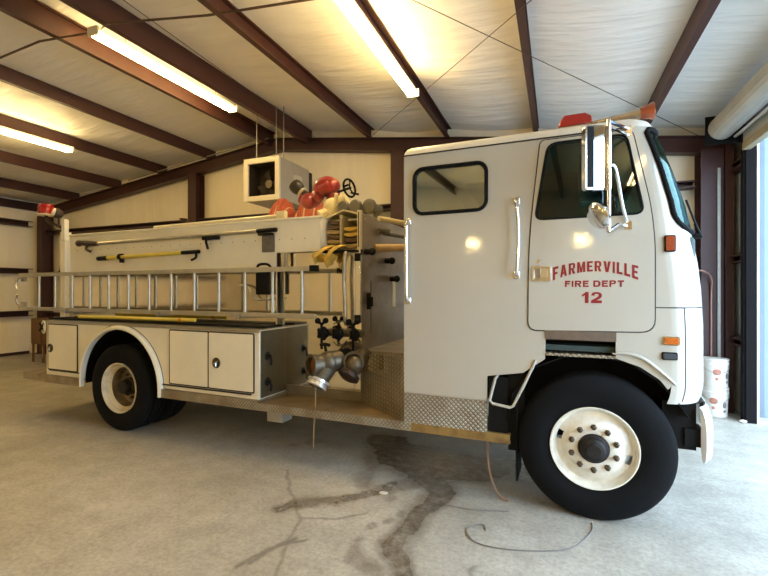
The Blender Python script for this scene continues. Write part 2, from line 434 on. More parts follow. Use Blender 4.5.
    L.new(noise_(22, 6, .7).outputs[0], bp.inputs['Height']); L.new(bp.outputs[0], b.inputs['Normal'])
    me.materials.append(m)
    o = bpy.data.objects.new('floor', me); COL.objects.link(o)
    props(o, 'stained grey concrete floor slab of the garage', 'floor', None, 'structure')
make_floor()
obj('ground', B().box(XR + .25, 40, -30, 40, -.3, -.02), APRON, kind='structure', label='pale concrete apron outside the open garage door', cat='ground')

SID = M('blue_grey_siding', (112, 124, 138), .7, 0, .04, 3)
b = B(); rs = []
for k in range(121):
    x = XR + .05 + k * .05; dy = (0, .03, .03, 0)[k % 4]
    rs.append([(x, 7.02 + dy, -.02), (x, 7.02 + dy, 4.6), (x, 7.14, 4.6), (x, 7.14, -.02)])
b.rings(rs)
obj('wall_outside', b, SID, kind='structure', label='pale blue metal wall outside, beyond the doorway', cat='wall', smooth=0)
# walls
obj('wall_back', B().plate([(XL, 0), (XR + .1, 0), (XR + .1, zroof(XR)), (RIDGE, ZR), (XL, zroof(XL))], [], .08, (0, YB + .04, 0), (1, 0, 0), (0, 0, 1)), INSULW, kind='structure', label='cream insulated gable wall behind the fire truck', cat='wall', smooth=0)
obj('wall_front', B().plate([(XL, 0), (XR + .1, 0), (XR + .1, zroof(XR)), (RIDGE, ZR), (XL, zroof(XL))], [], .08, (0, YN - .04, 0), (1, 0, 0), (0, 0, 1)), INSULW, kind='structure', label='cream insulated gable wall on the near side of the garage', cat='wall', smooth=0)
obj('wall_left', B().box(XL - .08, XL, YN, YB, 0, zroof(XL)), INSULW, kind='structure', label='cream insulated side wall at the tail end of the truck', cat='wall')
D1a, D1b, DH = 1.0, 6.66, 3.62
bw = B()
for (a, b_, c, d) in ((YN, D1a, 0, 4.0), (D1b, YB, 0, 4.0), (D1a, D1b, DH, 4.0)): bw.box(XR, XR + .02, a, b_, c, d)
obj('wall_right', bw, INSULW, kind='structure', label='insulated wall with the open roll-up doorway ahead of the truck', cat='wall')

# ceiling: white vinyl faced blanket sagging over the purlins
PUR = [1.13, -.33, -1.78, -3.24, -4.52, -5.44, -6.95, -8.38, -9.88, -11.4]
edges = sorted([XL - .05] + PUR + [RIDGE, XR + .1])
bc = B(); cols = []
ys = [YN + (YB - YN) * k / 90 for k in range(91)]
grid = []
for a, b_ in zip(edges, edges[1:]):
    n = 8 if b_ - a > .8 else 3
    for k in range(n):
        t = k / n; x = a + (b_ - a) * t
        sag = .05 * (b_ - a) / 1.5 * math.sin(PI * t)
        grid.append([(x, y, zroof(x) - sag * (1 + .5 * noise.noise((x * .8, y * 1.6, 3))) - .012 * abs(math.sin(PI * t)) * noise.noise((x * .7, y * 5, 1))) for y in ys])
grid.append([(edges[-1], y, zroof(edges[-1])) for y in ys])
bc.rings(grid, closed=False, cap=False)
obj('ceiling', bc, INSUL, kind='structure', label='white vinyl insulation sagging between the roof purlins', cat='ceiling', smooth=60)
br = B()
for (xa, xb) in ((XL - .3, RIDGE), (RIDGE, XR + .4)):
    za, zb = zroof(xa) + .06, zroof(xb) + .06
    br.hexa([(xa, YN - .3, za), (xb, YN - .3, zb), (xb, YB + .3, zb), (xa, YB + .3, za), (xa, YN - .3, za + .04), (xb, YN - .3, zb + .04), (xb, YB + .3, zb + .04), (xa, YB + .3, za + .04)])
obj('roof', br, DOORS, kind='structure', label='metal roof sheeting above the insulation', cat='roof')

def cee(b, p0, p1, up, outv, h, w, t=.006):
    """C-section: web h tall, flanges w wide along outv"""
    p0, p1, up, outv = map(Vector, (p0, p1, up, outv))
    prof = [(0, 0), (w, 0), (w, .02), (w - t, .02), (w - t, t), (t, t), (t, h - t), (w - t, h - t), (w - t, h - .02), (w, h - .02), (w, h), (0, h)]
    return b.rings([[p + outv * q[0] + up * q[1] for q in prof] for p in (p0, p1)])
def ibeam(b, p0, p1, up, side, h, w, tw=.008, tf=.012):
    p0, p1, up, side = map(Vector, (p0, p1, up, side)); a = w / 2; c = tw / 2
    prof = [(-a, 0), (a, 0), (a, tf), (c, tf), (c, h - tf), (a, h - tf), (a, h), (-a, h), (-a, h - tf), (-c, h - tf), (-c, tf), (-a, tf)]
    return b.rings([[p + side * q[0] + up * q[1] for q in prof] for p in (p0, p1)])

where = ['nearest the roll-up door', 'above the truck cab', 'carrying the strip light over the cab rear', 'just behind the cab', 'on the door side of the ridge',
         'on the tail side of the ridge', 'first beyond the ridge towards the tail', 'carrying the far-left strip light', 'second from the left wall', 'closest to the left wall']
for x, w_ in zip(PUR, where):
    s_ = 1 if x > RIDGE else -1
    rd = x in (-5.44, -4.52); h_ = .29 if rd else .2; z = zroof(x) - h_ - .015
    trim(cee(B(), (x, YN, z), (x, YB - .02, z), (0, 0, 1), (-s_ if rd else s_, 0, 0), h_, .075), OXIDE, 'red-brown roof purlin ' + w_, smooth=0)
# eave struts
trim(cee(B(), (XL + .02, YN, 3.72), (XL + .02, YB, 3.72), (0, 0, 1), (1, 0, 0), .2, .09), OXIDE2, 'red-brown eave strut along the top of the left wall', smooth=0)
trim(cee(B(), (XR - .02, YN, 3.74), (XR - .02, YB, 3.74), (0, 0, 1), (-1, 0, 0), .2, .09), OXIDE2, 'red-brown eave strut above the roll-up door', smooth=0)
# gable rafters on the back wall
for xa, xb, nm in ((XL + .05, RIDGE, 'sloping up from the left corner'), (RIDGE, XR, 'sloping down towards the door corner')):
    h = .24
    trim(ibeam(B(), (xa, 7.4, zroof(xa) - .22 - h), (xb, 7.4, zroof(xb) - .22 - h), (0, 0, 1), (0, 1, 0), h, .17), OXIDE2, 'red-brown gable rafter on the back wall ' + nm, smooth=0)
# columns
def column(x, y, top, w, d, label, m=OXIDE2):
    b = B(); a = d / 2
    b.box(x - w / 2, x + w / 2, y - a, y - a + .014, 0, top); b.box(x - w / 2, x + w / 2, y + a - .014, y + a, 0, top); b.box(x - .006, x + .006, y - a + .014, y + a - .014, 0, top)
    b.box(x - w / 2 - .03, x + w / 2 + .03, y - a - .03, y + a + .03, 0, .02)
    trim(b, m, label, smooth=0)
column(-7.36, 7.38, zroof(-7.36) - .46, .22, .26, 'red-brown wind column on the back wall left of the heater')
column(-2.62, 7.38, zroof(-2.62) - .46, .24, .26, 'red-brown wind column on the back wall just behind the cab')
column(XL + .42, 7.3, zroof(XL + .35) - .46, .2, .28, 'dark corner column at the tail end of the garage')
column(1.98, 7.3, zroof(1.98) - .46, .26, .3, 'dark corner column behind the stacked pails')
b = B(); b.box(2.12, 2.215, 7.13, 7.145, 0, 3.72); b.box(2.12, 2.135, 7.145, 7.2, 0, 3.72); b.box(2.2, 2.215, 7.145, 7.2, 0, 3.72)
b.box(2.12, 2.215, 7.2, 7.5, 0, 3.72)
trim(b, OXIDE2, 'maroon wall column between the pails and the doorway', smooth=0)
# girts
for z, nm in ((3.10, 'high'), (2.02, 'middle'), (.96, 'low')):
    for xa, xb, wh in ((XL + .2, -7.58, 'left of the wind column'), (-7.28, -2.75, 'behind the hose bed'), (-2.49, 1.84, 'behind the cab')):
        trim(cee(B(), (xa, 7.5, z), (xb, 7.5, z), (0, 0, 1), (0, -1, 0), .1, .2), OXIDE2, nm + ' wall girt on the back wall ' + wh, smooth=0)
for z, nm in ((3.28, 'top'), (2.06, 'middle'), (.98, 'bottom')):
    trim(cee(B(), (XL, YN + .1, z), (XL, 7.14, z), (0, 0, 1), (1, 0, 0), .14, .2), OXIDE2, nm + ' dark girt across the left wall', smooth=0)
    trim(cee(B(), (XR - .002, D1b + .1, z - .05), (XR - .002, 7.5, z - .05), (0, 0, 1), (-1, 0, 0), .1, .13), OXIDE2, nm + ' dark girt between the column and the door jamb', smooth=0)
obj('baseboard_left', B().box(XL, XL + .05, YN + .1, 7.14, 0, .07), OXIDE2, kind='structure', label='dark base angle along the foot of the left wall', cat='base trim')
obj('baseboard_back', B().box(XL + .5, 1.84, 7.5, YB, 0, .07), OXIDE2, kind='structure', label='dark base angle along the foot of the back wall', cat='base trim')
# door jambs and header
JAMB = M('dark_door_jamb', (14, 10, 10), .9, 0, .1, 6)
for y0, y1, nm in ((D1b, D1b + .09, 'far jamb of the open doorway ahead of the truck'), (D1a - .09, D1a, 'near jamb of the open doorway ahead of the truck')):
    b = B(); b.box(XR - .11, XR - .001, y0, y1, 0, DH + .05); b.box(XR - .13, XR - .11, y0 + .02, y1 + .03, 0, DH)
    trim(b, JAMB, 'dark steel ' + nm, smooth=0)
def rollup(n, y0, y1, label):
    zc, xc, r = 3.72, 1.97, .145
    t = thing('door_%d' % n, (xc, (y0 + y1) / 2, DH), label, 'roll-up door'); t['kind'] = 'structure'
    b = B()
    prof = []
    seg = 40; rs = []
    for y in (y0 - .08, y1 + .1):
        rs.append([(xc + (r + (.0025 if k % 4 < 2 else 0)) * math.cos(2 * PI * k / 80), y, zc + (r + (.0025 if k % 4 < 2 else 0)) * math.sin(2 * PI * k / 80)) for k in range(80)])
    b.rings(rs); obj('door_coil', b, DOORS, t, smooth=20)
    b = B(); b.cyl((xc, y1 + .1, zc), (xc, y1 + .14, zc), .04); b.box(xc - .17, XR, y1 + .12, y1 + .13, zc - .2, zc + .17)
    obj('end_bracket', b, DARK, t)
    b = B()
    b.hexa([(xc + .09, y0, zc - .15), (xc + .11, y0, zc - .17), (xc + .11, y1, zc - .17), (xc + .09, y1, zc - .15), (xc + .16, y0, zc - .1), (xc + .19, y0, zc - .12), (xc + .19, y1, zc - .12), (xc + .16, y1, zc - .1)])
    b.box(xc + .19, xc + .2, y0, y1, zc - .25, zc - .10)
    obj('door_curtain', b, DOORS, t)
    obj('bottom_bar', B().box(xc + .17, xc + .26, y0 + .03, y1 - .02, zc - .34, zc - .25), DOORT, t, bevel=.008)
rollup(1, D1a, D1b, 'grey roll-up door coiled above the open doorway')

# bracing cables under the roof
def rod(pts, r, m, label): trim(B().tube(pts, r, 6), m, label)
def on_roof(x, y, d=.23): return (x, y, zroof(x) - d)
rod([on_roof(-2.6, 1.9), on_roof(1.9, 7.35)], .004, CABLE, 'thin brace cable crossing the ceiling above the cab')
rod([on_roof(.6, 2.9), on_roof(-3.2, 7.35)], .004, CABLE, 'thin brace cable running from above the cab to the back wall')
rod([on_roof(-3.95, 2.4, .24), on_roof(-4.3, 7.3, .24)], .004, CABLE, 'thin brace cable close beside the ridge')

# strip lights
def strip(x, y0, y1, z, label, zt):
    t = thing('fluorescent_light', (x, (y0 + y1) / 2, z), label, 'strip light', 'ceiling strip lights')
    b = B(); b.rings([[(x - .036, y, z + .085), (x - .036, y, z + .03), (x - .018, y, z + .024), (x + .018, y, z + .024), (x + .036, y, z + .03), (x + .036, y, z + .085)] for y in (y0, y1)])
    obj('housing', b, FIXT, t, smooth=0)
    for dx in (-.05, .05):
        obj('fluorescent_tube', B().cyl((x + dx, y0 + .03, z), (x + dx, y1 - .03, z), .019, seg=12), TUBE, t)
    for yy in (y0, y1):
        obj('end_cap', B().box(x - .078, x + .078, yy - .012, yy + .012, z - .022, z + .075), FIXT, t)
    for yy in (y0 + .4, y1 - .4): obj('hanger_rod', B().cyl((x, yy, z + .07), (x, yy, zt), .006, seg=6), GALV, t)
    return t
zl1 = zroof(-4.9) - .30
strip(-4.92, 3.40, 5.72, zl1, 'long glowing strip light hung along the roof ridge', zroof(-4.9))
strip(-1.72, 2.97, 5.38, zroof(-1.74) - .32, 'glowing strip light over the truck body behind the cab', zroof(-1.74) - .2)
strip(-8.36, 2.9, 5.36, zroof(-8.38) - .31, 'glowing strip light nearest the tail end of the garage', zroof(-8.38) - .2)
for x, wh in ((-8.36, 'tail end'), (-4.98, 'ridge'), (1.10, 'door side')):  # unseen near-bay lamps, added to warm the cab and its reflections
    zt = zroof(x) - (.2 if x != -4.98 else 0)
    strip(x, -3.4, -1.0, zroof(x) - .31, 'strip light of the near bay on the %s row' % wh, zt)
obj('conduit', B().tube([(-4.87, 3.46, zl1 + .06), (-4.5, 3.26, 4.52), (-3.2, 3.35, 4.36), (-1.82, 3.42, zroof(-1.74) - .235)], .012, 8), CABLE, label='thin conduit running from the ridge light to the light behind the cab', cat='conduit')
obj('conduit', B().tube([(-4.97, 3.46, zl1 + .06), (-5.6, 3.24, 4.55), (-7.0, 3.2, 4.43), (-8.27, 3.2, zroof(-8.36) - .23)], .012, 8), CABLE, label='thin conduit running from the ridge light towards the tail end light', cat='conduit')
obj('conduit', B().tube([(-9.3, 7.26, zroof(-9.3) - .2), (-7.5, 7.26, zroof(-7.5) - .2), (-5.35, 7.26, zroof(-5.35) - .2)], .014, 8), GALV, label='pale conduit running along the gable rafter to the ridge', cat='conduit')

def flood(x, label):
    t = thing('wall_lamp', (x, YN + .02, 2.9), label, 'lamp', 'flood lamps on the near wall')
    b = B(); b.hexa([(x - .14, YN, 2.8), (x + .14, YN, 2.8), (x + .17, YN + .1, 2.8), (x - .17, YN + .1, 2.8), (x - .14, YN, 3.1), (x + .14, YN, 3.1), (x + .17, YN + .2, 3.1), (x - .17, YN + .2, 3.1)])
    obj('lamp_body', b, DARK, t)
    obj('lamp_lens', B().plate([(-.16, -.13), (.16, -.13), (.16, .13), (-.16, .13)], [], .01, (x, YN + .158, 2.95), (1, 0, 0), (0, .316, .949)), FLOOD, t)
flood(-2.65, 'flood lamp on the near wall opposite the crew compartment')
flood(.17, 'flood lamp on the near wall opposite the cab door')

# unit heater
def heater():
    x0, x1, y0, y1, z0, z1 = -5.02, -4.29, 6.1, 7.05, 3.17, 3.9
    t = thing('unit_heater', ((x0 + x1) / 2, 6.5, z0), 'square cream unit heater hung from the ceiling by the back wall', 'heater')
    fr = rrect(x0, x1, z0, z1, .015, 2); hole = rrect(x0 + .085, x1 - .085, z0 + .085, z1 - .085, .01, 2)
    obj('front_frame', B().side(fr, [hole], y0, y0 + .05), HEATW, t, smooth=0)
    b = B(); b.box(x0 + .01, x1 - .01, y0 + .05, y1, z0 + .01, z0 + .03); b.box(x0 + .01, x1 - .01, y0 + .05, y1, z1 - .03, z1 - .01)
    b.box(x0 + .01, x0 + .03, y0 + .05, y1, z0 + .03, z1 - .03); b.box(x1 - .03, x1 - .01, y0 + .05, y1, z0 + .03, z1 - .03)
    obj('casing', b, M('heater_side', (172, 160, 138), .55, 0, .06, 6), t)
    obj('heat_exchanger', B().box(x0 + .03, x1 - .03, y0 + .34, y0 + .40, z0 + .03, z1 - .03), HEATD, t)
    b = B()
    for (a_, b__, c_, d_) in ((x0 + .03, x0 + .085, z0 + .03, z1 - .03), (x1 - .085, x1 - .03, z0 + .03, z1 - .03), (x0 + .085, x1 - .085, z0 + .03, z0 + .085), (x0 + .085, x1 - .085, z1 - .085, z1 - .03)): b.box(a_, b__, y0 + .05, y0 + .34, c_, d_)
    obj('dark_shroud', b, HEATD, t)
    b = B(); xc, zc = (x0 + x1) / 2 + .05, (z0 + z1) / 2 - .06
    b.cyl((xc, y0 + .14, zc), (xc, y0 + .34, zc), .07)
    obj('fan_motor', b, M('fan_motor_grey', (98, 88, 70), .5, .5), t)
    for k in range(4):
        a = PI / 2 * k + .4
        c = Vector((math.cos(a), 0, math.sin(a))); d = Vector((-math.sin(a), 0, math.cos(a))); o_ = Vector((xc, y0 + .2, zc))
        P = []
        for yy in (0, .008):
            P += [o_ + c * .05 - d * .04 + Vector((0, yy - .03, 0)), o_ + c * .24 - d * .09 + Vector((0, yy - .04, 0)), o_ + c * .24 + d * .09 + Vector((0, yy + .04, 0)), o_ + c * .05 + d * .04 + Vector((0, yy + .03, 0))]
        obj('fan_blade', B().hexa(P), HEATD, t)
    for xx in (x0 + .12, x1 - .2, x1 - .05): obj('hanger_rod', B().cyl((xx, y0 + .2, z1), (xx, y0 + .2, zroof(xx) - .02), .009, seg=8), GALV, t)
    b = B(); b.box(x0 + .1, x1 - .06, y1, y1 + .2, z0 + .03, z1 - .02); obj('rear_duct', b, HEATD, t)
    b = B(); b.box(x1 - .02, x1 + .06, 6.55, 6.72, z0 + .2, z0 + .5); obj('control_box', b, HEATW, t, bevel=.008)
heater()

# things by the walls
def stand():
    t = thing('cabinet', (-11.0, 6.45, 0), 'small brown cabinet on legs in the corner behind the tail of the truck', 'cabinet')
    obj('cabinet_body', B().box(-11.2, -10.78, 6.3, 6.65, .42, 1.0), WOODB, t, bevel=.01)
    obj('cabinet_door', B().box(-11.16, -10.82, 6.285, 6.3, .46, .96), WOODB, t, bevel=.004)
    for x in (-11.18, -10.82):
        for y in (6.31, 6.62): obj('leg', B().box(x, x + .035, y, y + .035, 0, .42), WOODB, t)
stand()
def pail(x, y, z, label, rot):
    t = thing('pail', (x, y, z), label, 'pail', None)
    b = B(); b.lathe([(0, 0), (.132, 0), (.137, .01), (.148, .30), (.153, .305), (.153, .325), (.148, .33), (.150, .355), (.154, .36), (.154, .375), (.13, .377), (.0, .377)], (x, y, z), (0, 0, 1), 32)
    obj('pail_body', b, BUCKET, t)
    def patch(a0, a1, z0, z1, m, n=8):
        bb = B(); rs = []
        for k in range(n + 1):
            a = R(a0 + (a1 - a0) * k / n) + rot
            sh = math.sin(PI * (k / n)) ** .5 if n else 1
            rr = lambda zz: .1375 + (zz - .01) / .29 * .011 + .0015
            m_ = (z0 + z1) / 2; hh = (z1 - z0) / 2 * (.35 + .65 * sh)
            rs.append([(x + rr(m_ - hh) * math.cos(a), y + rr(m_ - hh) * math.sin(a), z + m_ - hh), (x + rr(m_ + hh) * math.cos(a), y + rr(m_ + hh) * math.sin(a), z + m_ + hh)])
        bb.rings(rs, closed=False, cap=False); obj('printed_label', bb, m, t)
    patch(-128, -92, .17, .25, LABELR); patch(-118, -104, .10, .14, LABELR); patch(-70, -48, .12, .2, LABELG); patch(-66, -50, .06, .1, LABELG)
    b = B(); b.tube([(x + .155 * math.cos(a), y + .155 * math.sin(a), z + .3 - .10 * math.sin(a + PI)) for a in [PI + PI * k / 14 for k in range(15)]], .0035, 6)
    obj('bail_handle', b, GALV, t)
pail(1.95, 6.96, 0, 'lower of the two stacked white pails in the corner', .0)
pail(1.95, 6.95, .3775, 'upper white pail with faded red print, standing on another pail', .25)
obj('conduit', B().tube(smooth_path([(1.74, 7.04, 1.92), (1.86, 7.04, 1.9), (1.95, 7.08, 1.8), (1.96, 7.128, 1.5), (1.96, 7.128, .4), (1.96, 7.128, .0)], 5), .012, 8), PIPE, label='thin bent pipe rising from the floor behind the stacked pails', cat='pipe')
obj('downpipe', B().box(2.03, 2.065, 7.12, 7.147, 0, 3.3), GALV, label='light grey vertical channel beside the corner column', cat='pipe')
obj('scrap', B().sphere((2.16, 6.66, .02), .035, 8, (1.2, 1, .55)), BUCKET, label='small white scrap on the floor by the door jamb', cat='scrap')
obj('scrap', B().sphere((-1.30, 3.28, .004), .028, 8, (1.4, 1, .2)), BUCKET, label='tiny white scrap lying at the edge of the wet stain', cat='scrap')

# ================================================================= FIRE TRUCK (x forward, y into the truck, z up, from the near front wheel)
T = thing('fire_truck', (0, 0, 0), 'white cab-over fire truck with red door lettering parked in the garage', 'fire truck', None, TRUCK_F)
W = 2.44
def part(name, b, m, parent=T, **k): return obj(name, b, m, parent, **k)

# ---- cab shell
SILX = [(.86, .600), (.93, .625), (1.0, .634), (1.39, .632), (1.65, .620), (1.85, .598), (2.075, .558), (2.25, .522), (2.49, .447), (2.70, .372), (2.79, .335), (2.86, .30)]
def interp(tab, z):
    if z <= tab[0][0]: return tab[0][1]
    for (a, fa), (b_, fb) in zip(tab, tab[1:]):
        if z <= b_: return fa + (fb - fa) * (z - a) / (b_ - a)
    return tab[-1][1]
def shell_par(z):
    t = min(1, max(0, (z - 2.0) / .75)); t = t * t * (3 - 2 * t)
    off = .18 - .075 * t; Rc = .30 - .08 * t
    k = .2356 * Rc
    return interp(SILX, z) - off, math.sqrt((off + k) ** 2 - k * k), Rc
NS, NF = 14, 12
def front_curve(z, d=0.):
    """plan outline of the cab nose at height z from the near side to the far side; d pushes outward"""
    xs, A, Rc = shell_par(z); pts = []
    for k in range(NS + 1):
        t = PI / 2 * k / NS
        nx, ny = math.sin(t) / A, -math.cos(t) / Rc
        l = math.hypot(nx, ny); pts.append((xs + A * math.sin(t) + d * nx / l, Rc * (1 - math.cos(t)) + d * ny / l))
    for k in range(1, NF):
        t = k / NF; y = Rc + (W - 2 * Rc) * t
        pts.append((xs + A + .07 * math.sin(PI * t) + d, y))
    for k in range(NS, -1, -1):
        t = PI / 2 * k / NS
        nx, ny = math.sin(t) / A, math.cos(t) / Rc; l = math.hypot(nx, ny)
        pts.append((xs + A * math.sin(t) + d * nx / l, W - Rc * (1 - math.cos(t)) + d * ny / l))
    return pts
ZW0, ZW1 = 2.055, 2.765
zs = [.88, .92, .96, 1.0, 1.1, 1.2, 1.3, 1.4, 1.52, 1.54, 1.65, 1.75, 1.85, 1.95, 2.0] + [ZW0 + (ZW1 - ZW0) * k / 24 for k in range(25)] + [2.785]
NU = 2 * (NS + 1) + NF - 1
def wi(z):
    """index along the nose where the windscreen starts (rounded lower corner)"""
    t = (z - ZW0) / (ZW1 - ZW0)
    base = 4.1 - .9 * t
    r = .18
    if t < r: base += 5.5 * (1 - math.sqrt(max(0, 1 - (1 - t / r) ** 2)))
    if t > .94: base += 2.0 * (1 - math.sqrt(max(0, 1 - ((t - .94) / .06) ** 2)))
    return base
def cpt(z, u, d=0.):
    c = front_curve(z, d); i = int(math.floor(u)); f = u - i
    if i >= len(c) - 1: i, f = len(c) - 2, 1.
    return (c[i][0] * (1 - f) + c[i + 1][0] * f, c[i][1] * (1 - f) + c[i + 1][1] * f, z)
b = B()
G = [[cpt(z, i) for i in range(NU)] for z in zs]
V = [[b.bm.verts.new(p) for p in r] for r in G]
for a in range(len(zs) - 1):
    zc = (zs[a] + zs[a + 1]) / 2
    for i in range(NU - 1):
        if ZW0 < zc < ZW1:
            w0 = wi(zc)
            if w0 + .2 < i + .5 < NU - 1 - w0 - .2: continue
        b.bm.faces.new((V[a][i], V[a][i + 1], V[a + 1][i + 1], V[a + 1][i]))
def sideline():
    lower = [(-1.467, .787), (-.773, .780), (-.773, .976), (-.503, 1.02), (-.346, 1.135), (-.346, 1.168), (.123, 1.168), (.269, 1.118), (.388, 1.038), (.445, .97)]
    fr = [(shell_par(z)[0], z) for z in [.97] + [q for q in zs if q > .97]]
    return lower[:-1] + [(shell_par(.9)[0], .975)] + fr[1:] + [(-1.467, 2.785)]
SO = sideline()
CREW = rrect(-1.372, -.78, 2.285, 2.655, .075, 5)
DWIN = round_poly([(-.325, 2.735), (.185, 2.735), (.292, 2.18), (-.415, 2.18)], [.07, .06, .06, .06], 5)
STEPH = [(-.344, 1.185), (.121, 1.185), (.121, 1.285), (-.344, 1.285)]
part('cab_side', B().side(SO, [CREW, DWIN, STEPH], 0, .03), WHITE, smooth=0)
part('cab_side', B().side(SO, [CREW, DWIN], W - .03, W), WHITE, smooth=0)
# nose below the side plates, down to its lower edge
CAB = part('cab_body', b, WHITE, smooth=40)
b = B()
zc_ = [(2.785, 0), (2.812, .006), (2.838, .022), (2.857, .05), (2.868, .10), (2.878, .22), (2.886, .45), (2.89, .8)]
base = [(-1.467, W), (-1.467, 0)] + [(-1.467 + (shell_par(2.785)[0] + 1.467) * k / 6, 0) for k in range(1, 6)] + front_curve(2.785) 
cx_, cy_ = (-1.467 + .45) / 2, W / 2
rs = []
for z, d in zc_:
    rs.append([(cx_ + (p[0] - cx_) * (1 - d / .95), cy_ + (p[1] - cy_) * (1 - d / (W / 2)), z) for p in base])
b.rings(rs)
part('cab_roof', b, ROOFP, smooth=50)
part('roof_gutter', B().tube([(-1.47, -.004, 2.782), (-.6, -.004, 2.782), (.18, -.004, 2.782)], .006, 6), GAP)

part('cab_rear_wall', B().box(-1.467, -1.44, .0305, W - .0305, .79, 2.784), WHITE, smooth=0)
# seams of panels
def seam(pts, parent=CAB, r=.0035, y=-.001): return obj('panel_seam', B().tube([(p[0], y, p[1]) for p in pts], r, 6), GAP, parent)
DOOR = round_poly([(-.380, 2.768), (.222, 2.768), (.335, 2.23), (.359, 1.98), (.359, 1.36), (-.468, 1.345), (-.462, 2.03)], [.035, .05, .3, .15, .09, .07, .3], 5)
seam([(p[0], p[1]) for p in (DOOR + DOOR[:1])], r=.005)
obj('panel_seam', B().tube([cpt(1.53, u, .001) for u in [0] + list(range(1, NS + 8))], .004, 6), GAP, CAB)
seam([(.36, 1.53), (.45, 1.53)])
obj('panel_seam', B().tube([cpt(z, 3.2, .001) for z in [.9 + .63 * k / 10 for k in range(11)]], .003, 6), GAP, CAB)
# character line flare over the front wheel
b = B()
fl = smooth_path([(.10, -.004, 1.20), (.20, -.01, 1.205), (.30, -.012, 1.17), (.42, -.012, 1.07), (.48, -.004, 1.01)], 6)
b.tube(fl, [.003 + .009 * math.sin(PI * min(1, (k + 2) / (len(fl) + 2))) for k in range(len(fl))], 10)
part('fender_flare', b, WHITE)

# crew window
b = B(); b.tube([(p[0], -.008, p[1]) for p in grow(CREW, .002)], .015, 8, closed=True, flat=(1, 1))
CW = part('crew_window', b, BLACK, label='fixed rear window in a thick black rubber surround')
obj('window_pane', B().side(grow(CREW, -.005), [], .006, .012), WIN, CW, smooth=0)
b = B(); b.tube([(p[0], W + .006, p[1]) for p in grow(CREW, .004)], .018, 8, closed=True)
CW2 = part('crew_window', b, BLACK); obj('window_pane', B().side(grow(CREW, -.004), [], W - .014, W - .008), glass('clear_glass', (230, 238, 234), .08), CW2, smooth=0)

# door
DR = part('cab_door', B().side(grow(DOOR, -.004), [DWIN], -.007, .002), WHITE, smooth=0, label='cab door carrying the red lettering')
obj('window_surround', B().tube([(p[0], -.007, p[1]) for p in grow(DWIN, .002)], .008, 8, closed=True), BLACK, DR)
obj('window_pane', B().side(grow(DWIN, -.004), [], .010, .016), WIND, DR, smooth=0)
obj('vent_divider', B().box(.045, .07, .0, .022, 2.185, 2.735), BLACK, DR)
DR2 = part('cab_door', B().side(grow(DOOR, -.004), [DWIN], W - .002, W + .007), WHITE, smooth=0)
obj('window_pane', B().side(grow(DWIN, -.004), [], W - .016, W - .01), WIND, DR2, smooth=0)
# door handle
b = B(); b.plate(rrect(-.438, -.304, 1.716, 1.83, .015, 3), [rrect(-.422, -.32, 1.732, 1.815, .01, 3)], .012, (0, -.012, 0), (1, 0, 0), (0, 0, 1))
obj('door_handle', b, CHROME, DR, bevel=.003, label='square chrome paddle handle')
b = B(); b.box(-.422, -.32, -.010, -.006, 1.732, 1.815); b.hexa([(-.418, -.010, 1.74), (-.375, -.010, 1.74), (-.375, -.006, 1.74), (-.418, -.006, 1.74), (-.418, -.022, 1.81), (-.375, -.022, 1.81), (-.375, -.006, 1.81), (-.418, -.006, 1.81)])
b.box(-.368, -.325, -.016, -.008, 1.74, 1.808)
obj('handle_paddle', b, STEEL, DR, bevel=.003)
obj('lock_cylinder', B().cyl((-.392, -.007, 1.865), (-.392, -.012, 1.865), .012), CHROME, DR)
